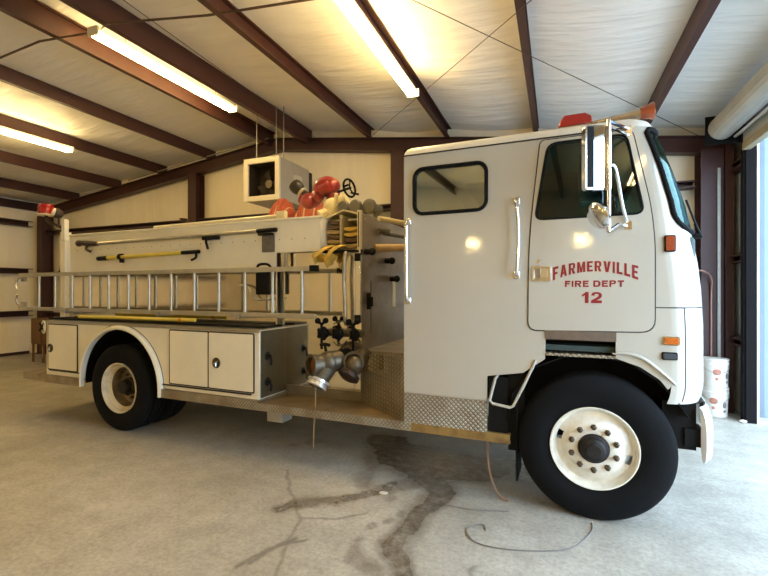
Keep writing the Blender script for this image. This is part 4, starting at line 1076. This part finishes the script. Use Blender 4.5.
obj('step_pocket', b, TREAD, SW, smooth=0)
b = B(); b.box(-2.1, -1.47, .49, W - .1, 1.0, 1.04); part('walkway', b, TREAD, smooth=0)

# ---- intakes on the pump panel
def ring(c, ax, R0, r1, h, seg=28): return B().lathe([(r1, 0), (R0, 0), (R0, h), (r1, h)], c, ax, seg, loop=True)
b = B().lathe([(0, 0), (.15, 0), (.15, .03), (.125, .035), (.12, .12), (.10, .125), (0, .125)], (-2.17, .474, .98), (0, -1, 0), 32)
IN = part('suction_intake', b, BRASS, label='large suction intake with a branched brass coupling')
b = B().lathe([(.09, 0), (.105, .01), (.105, .10), (.085, .11), (.085, 0)], (-2.18, .35, .98), (-.35, -1, -.1), 28); obj('black_coupling', b, BLACK, IN)
obj('handle_lug', B().tube([(-2.34, .4, 1.0), (-2.2, .34, 1.14), (-2.07, .4, 1.0)], .014, 8), BRASS, IN)
b = B(); b.sphere((-2.31, .19, .955), .11, 20, (1.05, 1, 1)); b.cyl((-2.20, .30, .975), (-2.31, .19, .955), .10, .105); b.cyl((-2.31, .20, .955), (-2.40, .09, .935), .095, .088); b.cyl((-2.31, .19, .94), (-2.37, .12, .80), .10, .09)
obj('siamese_body', b, BRASS, IN, smooth=50)
b = ring((-2.40, .09, .935), (-.5, -.86, .06), .108, .080, .05); obj('outlet_ring', b, BRASS, IN)
b = B().lathe([(0, 0), (.082, 0), (.082, .006), (0, .006)], (-2.401, .092, .935), (-.5, -.86, .06), 24); obj('outlet_gasket', b, M('orange_gasket', (112, 66, 38), .6), IN)
c0 = Vector((-2.365, .12, .80)); ad = Vector((-.22, -.50, -.84)).normalized()
b = B().lathe([(.083, 0), (.108, .005), (.110, .03), (.095, .035), (.092, .055), (.106, .06), (.104, .075), (.08, .08)], c0, ad, 28); obj('cap_ring', b, M('white_cap_ring', (206, 204, 198), .3, .5), IN)
b = B().lathe([(.082, .07), (.075, .085), (.03, .09), (.028, .11), (0, .11)], c0, ad, 24); obj('outlet_cap', b, BRASS, IN)
b = B(); b.cyl((-2.33, .18, 1.05), (-2.34, .17, 1.12), .014); b.tube([(-2.39, .17, 1.12), (-2.34, .17, 1.13), (-2.29, .18, 1.12)], .016, 8); obj('drain_knob', b, BLACK, IN)
cc = c0 + ad * .1
b = B().tube([cc, cc + Vector((.005, 0, -.1)), cc + Vector((0, 0, -.24)), (cc.x + .004, cc.y - .03, .36), (cc.x, cc.y - .03, .16)], .005, 6); obj('cap_cord', b, M('tan_cord', (150, 118, 78), .8), IN)
b = B(); b.cyl((-2.07, .474, 1.0), (-2.07, .28, .96), .085, .09); b.sphere((-2.06, .26, .94), .10, 18)
IN2 = part('gated_intake', b, BRASS, label='second intake with a hanging dark cap')
obj('outlet_ring', ring((-2.06, .24, .97), (.3, -1, .0), .10, .08, .04), BRASS, IN2)
b = B().lathe([(0, 0), (.085, 0), (.105, .01), (.108, .05), (.09, .06), (.06, .075), (.03, .08), (0, .08)], (-2.10, .24, .86), (-.25, -.6, -.75), 28)
for k in range(3):
    a = 2 * PI * k / 3 + .4
obj('hanging_cap', b, BRONZE, IN2)
# valves above
b = B(); b.tube([(-2.46, .40, 1.215), (-2.06, .40, 1.215)], .035, 12)
for x in (-2.44, -2.27, -2.10): b.cyl((x, .474, 1.215), (x, .40, 1.215), .04)
VB = part('valve_bank', b, BRASS)
for x, r in ((-2.455, .062), (-2.285, .06), (-2.10, .05)):
    b = B(); b.sphere((x, .33, 1.215), r, 16, (1, .8, 1))
    for k in range(5):
        a = 2 * PI * k / 5; b.sphere((x + r * .85 * math.cos(a), .32, 1.215 + r * .85 * math.sin(a)), r * .33, 8)
    b.cyl((x, .34, 1.215), (x, .41, 1.215), .02); obj('valve_knob', b, BLACK, VB)
for x, zb in ((-2.455, 1.06), (-2.105, 1.0)):
    b = B(); b.cyl((x, .30, zb), (x, .30, 1.30), .013); b.tube([(x, .30, 1.28), (x, .30, 1.305), (x - .04, .30, 1.335)], .015, 8); b.tube([(x, .30, 1.305), (x + .04, .30, 1.34)], .015, 8)
    b.sphere((x - .045, .30, 1.34), .03, 10); b.sphere((x + .045, .30, 1.345), .03, 10); b.cyl((x, .3, 1.24), (x, .40, 1.22), .014)
    part('valve_handle', b, BLACK)
b = B(); b.tube(smooth_path([(-2.40, .44, 1.12), (-2.33, .43, 1.08), (-2.24, .43, 1.12), (-2.15, .43, 1.08), (-2.1, .44, 1.13)], 5), .006, 6); b.tube(smooth_path([(-2.40, .44, 1.30), (-2.30, .43, 1.34), (-2.2, .43, 1.31), (-2.1, .44, 1.34)], 5), .006, 6)
part('drain_line', b, BRASS)

# ---- hose bed
b = B(); b.side([(-6.62, 1.262), (-3.08, 1.262), (-3.08, 2.05), (-2.53, 2.05), (-2.53, 2.405), (-6.62, 2.385)], [], .40, .42)
b.box(-6.62, -6.60, .42, W - .42, 1.262, 2.3); b.box(-2.55, -2.53, .42, 1.9, 2.05, 2.4)
HB = part('hose_bed_side', b, M('hose_bed_white', (218, 212, 192), .42, 0, .05, 4), smooth=0)
part('hose_bed_side', B().side([(-6.62, 1.262), (-3.08, 1.262), (-3.08, 2.05), (-2.53, 2.05), (-2.53, 2.405), (-6.62, 2.385)], [], W - .42, W - .40), WHITE2, smooth=0)
part('hose_bed_floor', B().box(-6.6, -2.55, .42, W - .42, 2.2, 2.22), WHITE2, smooth=0)
part('body_polish_panel', B().box(-6.55, -3.08, .388, .399, 1.265, 1.86), POLISHB, smooth=0)
b = B(); b.box(-6.64, -2.52, .385, .435, 2.392, 2.415)
part('hose_bed_rail', b, M('rail_white', (218, 212, 190), .4, .1, .04, 6), bevel=.004)
b = B(); b.tube([(-5.1, .56, 2.45), (-3.12, .56, 2.47)], .028, 10); b.box(-5.1, -3.1, .53, .60, 2.4, 2.44)
part('upper_rail', b, M('rail_white2', (214, 206, 178), .4, .1, .04, 6))
b = B(); b.box(-3.16, -3.05, .50, .56, 2.40, 2.52); part('rail_end_block', b, CREAMP)
b = B(); b.lathe([(.05, 0), (.02, .03), (.018, .06), (.06, .11), (.02, .115), (0, .115)], (-4.66, .62, 2.44), (0, 0, 1), 20); part('deck_fitting', b, BRONZE)
b = B()
for k in range(24): b.sphere((-6.4 + .16 * k, .4, 2.19), .006, 6)
obj('rivet_row', b, GAP, HB)
b = B(); b.box(-3.26, -3.10, .385, .40, 2.06, 2.25); part('perforated_bracket', b, GREYC, smooth=0)
b = B(); b.box(-3.02, -2.93, .40, .45, 1.86, 2.05); b.box(-2.99, -2.96, .37, .40, 1.9, 2.05); part('panel_bracket', b, STEEL)
b = B(); b.box(-6.66, -6.55, .33, .42, 1.262, 2.45); b.box(-6.60, -6.53, .31, .37, 2.33, 2.62)
part('tail_stanchion', b, WHITE2, bevel=.005)
b = B(); b.cyl((-6.80, .42, 1.9), (-6.72, .42, 2.35), .018, .012); b.box(-6.82, -6.66, .40, .44, 1.88, 1.92); part('tail_hook_rod', b, DARK)
# beacon at the tail
b = B(); b.tube([(-6.62, .38, 2.5), (-6.8, .36, 2.56), (-6.98, .34, 2.64), (-6.98, .34, 2.70)], .022, 8); b.tube([(-6.62, .38, 2.4), (-6.84, .36, 2.50), (-6.98, .34, 2.64)], .014, 8)
BA = part('beacon_arm', b, BRONZE)
b = B().lathe([(0, 0), (.1, 0), (.104, .01), (.098, .02), (0, .02)], (-6.99, .34, 2.70), (0, 0, 1), 24); obj('beacon_base', b, CREAMP, BA)
b = B().lathe([(.094, 0), (.096, .05), (.092, .12), (.08, .14), (0, .145)], (-6.99, .34, 2.72), (0, 0, 1), 28); obj('beacon_lens', b, REDLENS, BA)
b = B().lathe([(0, .05), (.05, .045), (.066, .02), (.07, 0), (.05, -.06), (0, -.08)], (-6.74, .34, 2.72), (-.3, -.9, .2), 20); b.cyl((-6.74, .36, 2.54), (-6.74, .36, 2.68), .012)
SL_ = part('spot_lamp', b, BRONZE)
obj('spot_lamp_lens', B().lathe([(0, .062), (.04, .058), (.06, .035), (.06, .03), (0, .03)], (-6.74, .34, 2.72), (-.3, -.9, .2), 20), M('spot_lens', (226, 218, 196), .2, .2), SL_)
b = B(); b.lathe([(0, 0), (.085, 0), (.09, .012), (.07, .02), (0, .02)], (-6.47, .03, 1.17), (-.3, -1, 0), 24)
TL = part('tail_reflector', b, WHITE2, label='white round plate with a dark cross at the tail corner')
b = B(); b.tube([(-6.53, .008, 1.22), (-6.42, .002, 1.12)], .012, 6); b.tube([(-6.53, .008, 1.12), (-6.42, .002, 1.22)], .012, 6); obj('dark_cross', b, DARK, TL)
# ladder brackets and pole clips belong to the truck
for x in (-6.3, -4.6, -3.42):
    b = B(); b.box(x, x + .05, .17, .40, 1.345, 1.364); b.box(x, x + .05, .155, .17, 1.345, 1.40)
    part('ladder_bracket', b, STEEL)
    part('ladder_clip', B().box(x, x + .05, .221, .40, 1.845, 1.865), STEEL)
b = B(); b.box(-6.5, -2.98, .10, .36, 1.262, 1.285); part('ladder_shelf', b, DARK, smooth=0)
# ---- crosslay bay on top of the pump house
b = B(); b.box(-2.53, -2.12, .49, 1.9, 2.05, 2.07); b.box(-2.345, -2.325, .47, 1.9, 2.07, 2.42); b.box(-2.53, -2.12, 1.2, 1.22, 2.07, 2.40)
part('crosslay_bay', b, M('bay_cream', (158, 144, 108), .6, 0, .1, 6), smooth=0)
b = B(); b.box(-2.13, -2.095, .44, .49, 2.06, 2.45); CL = part('bay_hinge', b, M('bright_hinge', (214, 206, 186), .3, .6), bevel=.004)
obj('rivet_row', B().box(-2.118, -2.108, .436, .44, 2.08, 2.43), GAP, CL)
b = B(); b.hexa([(-2.53, .52, 2.40), (-2.33, .52, 2.47), (-2.33, 1.5, 2.47), (-2.53, 1.5, 2.40), (-2.53, .52, 2.415), (-2.33, .52, 2.485), (-2.33, 1.5, 2.485), (-2.53, 1.5, 2.415)])
b.hexa([(-2.33, .52, 2.47), (-2.11, .52, 2.41), (-2.11, 1.5, 2.41), (-2.33, 1.5, 2.47), (-2.33, .52, 2.485), (-2.11, .52, 2.425), (-2.11, 1.5, 2.425), (-2.33, 1.5, 2.485)])
part('bay_cover', b, CREAMP, smooth=0)
part('bay_lip', B().box(-2.53, -2.14, .40, .49, 2.03, 2.055), DARK, bevel=.006)

# ---- deck gun and reel on top
b = B().lathe([(.16, 0), (.16, .02), (.09, .03), (.08, .2), (.075, .34)], (-2.86, 1.15, 2.40), (0, 0, 1), 24)
DG = part('deck_gun', b, CREAMP, label='red deck gun with a black nozzle and hand wheel')
b = B(); b.tube(smooth_path([(-2.83, 1.15, 2.72), (-2.80, 1.15, 2.85), (-2.86, 1.15, 2.95), (-2.98, 1.15, 2.93), (-3.02, 1.15, 2.82), (-3.12, 1.15, 2.74), (-3.24, 1.15, 2.80)], 6), [.075] * 12 + [.08] * 12 + [.085] * 13, 14)
b.lathe([(.075, 0), (.105, .01), (.105, .05), (.07, .06)], (-2.86, 1.15, 2.79), (0, 0, 1), 20); b.sphere((-2.80, 1.12, 2.90), .095, 14); b.sphere((-3.12, 1.1, 2.74), .10, 14); b.sphere((-2.98, 1.07, 2.78), .06, 12); b.cyl((-2.92, 1.04, 2.84), (-2.78, 1.04, 2.88), .06)
obj('gun_pipe', b, RED, DG, smooth=60)
nd = Vector((-.62, -.1, .6)).normalized(); n0 = Vector((-3.13, 1.14, 2.765))
b = B().lathe([(.055, 0), (.058, .08), (.05, .11), (.045, .16), (.068, .18), (.085, .22), (.088, .27), (.075, .30), (.05, .31), (0, .295)], n0, nd, 24); obj('nozzle', b, M('nozzle_black', (44, 36, 30), .45, .2, .3, 20), DG)
b = B().lathe([(.055, 0), (.07, .01), (.07, .03), (.052, .04)], n0 + nd * .12, nd, 24); obj('nozzle_collar', b, M('nozzle_collar', (196, 188, 160), .3, .4), DG)
wc = Vector((-2.56, 1.1, 2.85)); wa = Vector((.95, -.22, .12)).normalized()
b = B().lathe([(.105 + .013 * math.cos(a), .013 * math.sin(a)) for a in [2 * PI * k / 8 for k in range(8)]], wc, wa, 28, loop=True)
e1 = wa.cross(Vector((0, 0, 1))).normalized(); e2 = wa.cross(e1)
for k in range(3):
    a = 2 * PI * k / 3 + .3; b.tube([wc, wc + (e1 * math.cos(a) + e2 * math.sin(a)) * .105], .009, 6)
b.cyl(wc - wa * .18, wc + wa * .02, .014); b.cyl(wc + e1 * .1, wc + e1 * .1 + wa * .07, .012)
obj('hand_wheel', b, BLACK, DG)
b = B(); b.tube([(-2.55, 1.12, 2.80), (-2.45, 1.12, 2.77)], .012, 6); obj('lever', b, BLACK, DG)
b = B(); b.sphere((-2.72, 1.0, 2.62), .11, 14); b.cyl((-2.72, 1.0, 2.42), (-2.72, 1.0, 2.6), .07); b.cyl((-2.72, 1.0, 2.64), (-2.55, 1.0, 2.72), .07, .06); b.cyl((-2.72, 1.0, 2.6), (-2.84, .88, 2.52), .045, .05); b.cyl((-2.66, .93, 2.60), (-2.60, .86, 2.74), .022)
part('manifold', b, CREAMP, smooth=60)
b = B(); b.box(-4.1, -2.12, .62, 1.98, 2.38, 2.40); part('pump_deck', b, WHITE2, smooth=0)
for x, y in ((-2.54, .98), (-2.38, .96), (-2.22, .98)):
    b = B().lathe([(0, 0), (.05, 0), (.07, .01), (.078, .03), (.078, .06), (.05, .07), (.045, .3), (0, .3)], (x, y - .1, 2.585), (0.05, 1, 0), 24); b.cyl((x, y + .15, 2.40), (x, y + .15, 2.56), .04)
    part('discharge_cap', b, GREYC)

# ================================================================= things carried by the truck
def tobj(name, b, m, label, cat, group=None, **k): return obj(name, b, m, None, label=label, cat=cat, group=group, frame=TRUCK_F, **k)
def tthing(name, org, label, cat, group=None): return thing(name, org, label, cat, group, TRUCK_F)
# roof ladder
LAD = tthing('ladder', (-4.93, .2, 1.366), 'long aluminium roof ladder hung on edge along the truck side', 'ladder')
for z in (1.366, 1.836):
    b = B(); b.box(-7.34, -2.46, .182, .218, z, z + .05); obj('ladder_rail', b, ALU, LAD, bevel=.004)
x = -2.62; n = 0
while x > -7.2:
    b = B(); b.cyl((x, .2, 1.41), (x, .2, 1.84), .017, seg=12); obj('rung', b, ALU, LAD); x -= .356
for z, s in ((1.45, 1), (1.80, -1)):
    b = B(); b.tube(smooth_path([(-7.2, .2, z), (-7.23, .17, z - s * .02), (-7.29, .15, z), (-7.31, .14, z + s * .07), (-7.28, .14, z + s * .14)], 4), .013, 8); b.box(-7.28, -7.2, .18, .22, z - .03, z + .03)
    obj('roof_hook', b, STEEL, LAD)
b = B(); b.box(-2.52, -2.44, .175, .225, 1.832, 1.892); obj('rail_end_cap', b, DARK, LAD)
# pike poles
PK = tthing('pike_pole', (-4.6, .375, 2.26), 'long silver pike pole clipped under the hose bed rail', 'pike pole')
obj('pole_shaft', B().tube([(-5.95, .355, 2.262), (-3.2, .36, 2.292)], .022, 10), ALU, PK)
b = B(); b.tube([(-6.25, .34, 2.29), (-6.05, .345, 2.27), (-5.9, .355, 2.262)], [.035, .04, .028], 8); b.tube(smooth_path([(-6.1, .36, 2.27), (-6.12, .34, 2.2), (-6.02, .33, 2.16)], 4), .018, 8); b.sphere((-6.26, .335, 2.28), .045, 8)
obj('hook_head', b, BRONZE, PK)
obj('pole_sleeve', B().tube([(-3.3, .36, 2.29), (-3.05, .36, 2.294)], .024, 10), DARK, PK)
obj('pole_clip', B().box(-3.28, -3.1, .34, .384, 2.24, 2.262), DARK, PK)
b = B(); b.tube([(-4.02, .36, 2.285), (-4.02, .345, 2.2), (-3.99, .345, 2.12)], .014, 8); b.box(-4.07, -3.85, .33, .384, 2.225, 2.265)
obj('pole_clip', b, DARK, PK)
PY = tthing('pike_pole', (-5.1, .37, 2.07), 'yellow pike pole with a black hook clipped below the silver pole', 'pike pole')
obj('pole_shaft', B().tube([(-5.75, .365, 2.07), (-4.42, .365, 2.094)], .024, 10), YPOLE, PY)
b = B(); b.tube([(-4.45, .37, 2.093), (-4.15, .37, 2.098)], .022, 8); b.tube(smooth_path([(-4.2, .37, 2.09), (-4.19, .36, 2.03), (-4.25, .35, 2.0)], 4), .014, 8)
obj('hook_head', b, DARK, PY)
obj('pole_ferrule', B().tube([(-5.92, .365, 2.065), (-5.73, .365, 2.07)], .028, 8), DARK, PY)
b = B(); b.lathe([(.028, 0), (.04, .0), (.04, .05), (.028, .05)], (-5.49, .356, 2.076), (1, 0, 0), 12, loop=True); b.box(-5.48, -5.44, .345, .384, 2.0, 2.05); obj('pole_clip', b, DARK, PY)
PZ = tthing('pike_pole', (-4.9, .15, 1.285), 'plain yellow pole lying on the shelf beneath the ladder', 'pike pole')
obj('pole_shaft', B().cyl((-5.94, .14, 1.312), (-3.97, .14, 1.318), .022, seg=12), YPOLE, PZ)
obj('pole_collar', B().cyl((-4.2, .14, 1.317), (-4.16, .14, 1.317), .027, seg=12), M('orange_collar', (196, 130, 40), .5), PZ)
# black lantern behind the ladder
HL = tthing('hand_light', (-3.18, .34, 1.62), 'black box light hanging behind the ladder near its front end', 'hand light')
obj('light_body', B().box(-3.27, -3.09, .29, .378, 1.60, 1.84), DARK, HL, bevel=.012)
b = B(); b.tube(smooth_path([(-3.28, .33, 1.86), (-3.24, .31, 1.92), (-3.12, .31, 1.92), (-3.08, .33, 1.86)], 4), .014, 8); b.box(-3.25, -3.11, .31, .37, 1.84, 1.87); obj('carry_handle', b, BLACK, HL)
b = B(); b.tube(smooth_path([(-3.55, .36, 1.70), (-3.45, .34, 1.70), (-3.38, .33, 1.66), (-3.34, .33, 1.58), (-3.27, .34, 1.54), (-3.1, .34, 1.56)], 4), .012, 8); obj('cord', b, STEEL, HL)
# folded hoses in the crosslay
def fold(x0, x1, z, m, label, th=.045, tilt=.0, name='fire_hose'):
    b = B(); n = 8; rs = []
    for y in (.50, .52, .9, 1.15):
        e = .0 if y > .5 else .006
        pr = []
        for k in range(16):
            a = 2 * PI * k / 16; xx = (x0 + x1) / 2 + (x1 - x0) / 2 * (abs(math.cos(a)) ** .6 * (1 if math.cos(a) > 0 else -1)) * (1 - e * 6); zz = th / 2 * (abs(math.sin(a)) ** .8 * (1 if math.sin(a) > 0 else -1)) * (1 - e * 20)
            pr.append((xx, y, z + .008 + th / 2 + zz + tilt * (xx - (x0 + x1) / 2) + .004 * math.sin(xx * 40)))
        rs.append(pr)
    b.rings(rs); return tobj(name, b, m, label, 'hose', 'hoses folded in the crosslay bay')
hs = [(-2.515, -2.36, 2.072, HOSEB, 'brown hose fold lowest in the rear half of the crosslay bay'), (-2.515, -2.355, 2.122, HOSET, 'tan hose fold second from the bottom in the rear half of the bay'),
      (-2.515, -2.36, 2.172, HOSEB, 'brown hose fold third from the bottom in the rear half of the bay'), (-2.515, -2.355, 2.222, HOSET, 'tan hose fold fourth from the bottom in the rear half of the bay'),
      (-2.51, -2.365, 2.272, HOSEB, 'dark brown hose fold just under the topmost one in the rear half'), (-2.505, -2.37, 2.322, HOSEB, 'topmost brown hose fold in the rear half of the bay'),
      (-2.315, -2.15, 2.072, HOSET, 'tan hose fold lowest in the front half of the crosslay bay'), (-2.315, -2.15, 2.130, HOSEB, 'brown hose fold second from the bottom in the front half of the bay'),
      (-2.315, -2.15, 2.188, HOSEY, 'yellow hose fold just under the topmost one in the front half'), (-2.315, -2.16, 2.246, HOSEY, 'topmost yellow hose fold in the front half of the bay')]
for x0, x1, z, m, l in hs: fold(x0, x1, z, m, l, tilt=random.uniform(.0, .15) if z < 0 else .0)
def loop_hose(x, zb, lean, label):
    pth = smooth_path([(x + .06, .45, 2.095), (x + .05, .42, 2.095), (x + .02, .36, 2.07), (x - lean * .4, .325, 2.02), (x - lean, .315, zb + .03), (x - lean - .01, .325, zb), (x - lean, .345, zb + .03), (x - lean * .3, .36, 1.98), (x + .0, .37, 2.01)], 5)
    b = B(); b.tube(pth, .056, 12, flat=(.24, 1)); return tobj('fire_hose', b, HOSEY, label, 'hose', 'yellow hose loops hanging from the bay')
loop_hose(-2.475, 1.96, .07, 'shorter yellow hose loop hanging over the lip of the bay')
loop_hose(-2.355, 1.92, .055, 'longer yellow hose loop hanging over the lip of the bay')
# red hose bundles on the deck
def bundle(x0, x1, yc, z0, h, label, m):
    t = thing('hose_bundle', ((x0 + x1) / 2, yc, z0), label, 'hose', None, TRUCK_F)
    n = 6; w = (x1 - x0) / n
    b = B(); rs = []
    N_ = n * 10
    for k in range(N_ + 1):
        u = k / N_; x = x0 + (x1 - x0) * u
        env = math.sin(PI * min(.985, max(.015, u))) ** .3
        rib = abs(math.sin(PI * n * u)) ** .6
        hh = h * env * (.80 + .20 * rib); ww = .24 * (.55 + .45 * env) * (.88 + .12 * rib)
        rs.append([(x + (x - (x0 + x1) / 2) * -.25 * math.sin(a), yc + ww * math.cos(a), z0 + hh * math.sin(a) ** .8 if math.sin(a) > 1e-6 else z0) for a in [PI * q / 18 for q in range(19)]])
    b.rings(rs); obj('folded_hose', b, m, t, smooth=50)
    for u in (1 / 6, 3 / 6, 5 / 6):
        x = x0 + (x1 - x0) * u; env = math.sin(PI * u) ** .3
        hh = h * env * .86; ww = .24 * (.55 + .45 * env) * .95
        P = [(x + (x - (x0 + x1) / 2) * -.25 * math.sin(a), yc + ww * math.cos(a), z0 + .012 + hh * math.sin(a) ** .8) for a in [PI * q / 18 for q in range(1, 18)]]
        obj('strap', B().tube(P, .012, 6), HSTRAP, t)
    return t
HSTRAP = M('pale_strap', (206, 178, 140), .8)
bundle(-4.10, -3.65, 1.62, 2.402, .54, 'faded red hose bundle below the heater, farther from the cab', HOSER)
bundle(-3.63, -3.17, 1.62, 2.402, .58, 'faded red ribbed hose bundle below the deck gun nozzle', HOSER)
# cords on the floor and hanging under the cab
obj('cord', B().tube(smooth_path([(-.45, 3.03, .005), (-.47, 3.09, .005), (-.52, 3.07, .005), (-.57, 2.98, .005), (-.49, 2.86, .005), (-.31, 2.85, .005), (-.07, 2.92, .005), (.1, 3.03, .005), (.22, 3.26, .005), (.235, 3.40, .005)], 8), .0045, 6), M('floor_cord', (112, 106, 100), .8), label='thin grey cord curled on the floor in front of the front wheel', cat='cord')
obj('cord', B().tube(smooth_path([(-.78, 3.27, .005), (-.62, 3.27, .005), (-.48, 3.3, .005), (-.33, 3.35, .005)], 6), .0045, 6), MATS['floor_cord'], label='short straight grey cord lying by the wet stain', cat='cord')
b = B().tube(smooth_path([(-.77, .10, .56), (-.79, .12, .46), (-.785, .13, .25), (-.75, .10, .12), (-.69, .06, .03), (-.62, .04, .008)], 6), .008, 8)
part('hanging_cable', b, M('tan_cable', (134, 104, 80), .7), label='brown cable hanging below the running board')

# ================================================================= light, world, camera
w = bpy.data.worlds.new('sky'); sc.world = w; w.use_nodes = True
nt = w.node_tree; bg = nt.nodes['Background']
bg.inputs[0].default_value = (.58, .78, 1.0, 1); bg.inputs[1].default_value = 12.0
cam = bpy.data.cameras.new('camera'); co = bpy.data.objects.new('camera', cam); COL.objects.link(co)
cam.sensor_width = 36; cam.lens = 36 * 435 / 768; cam.shift_y = 2 / 768; cam.clip_start = .05
co.location = (0, 0, 1.65); co.rotation_euler = (R(90), 0, math.atan(172 / 435))
sc.camera = co
vs = sc.view_settings
sc.display_settings.display_device = 'sRGB'
vs.view_transform = 'Standard'; vs.look = 'None'; vs.gamma = 1; vs.use_curve_mapping = False; vs.exposure = 0.1
sc.cycles.max_bounces = 8; sc.cycles.diffuse_bounces = 5; sc.cycles.glossy_bounces = 4; sc.cycles.transparent_max_bounces = 12
sc.cycles.use_denoising = True; sc.cycles.sample_clamp_indirect = 8
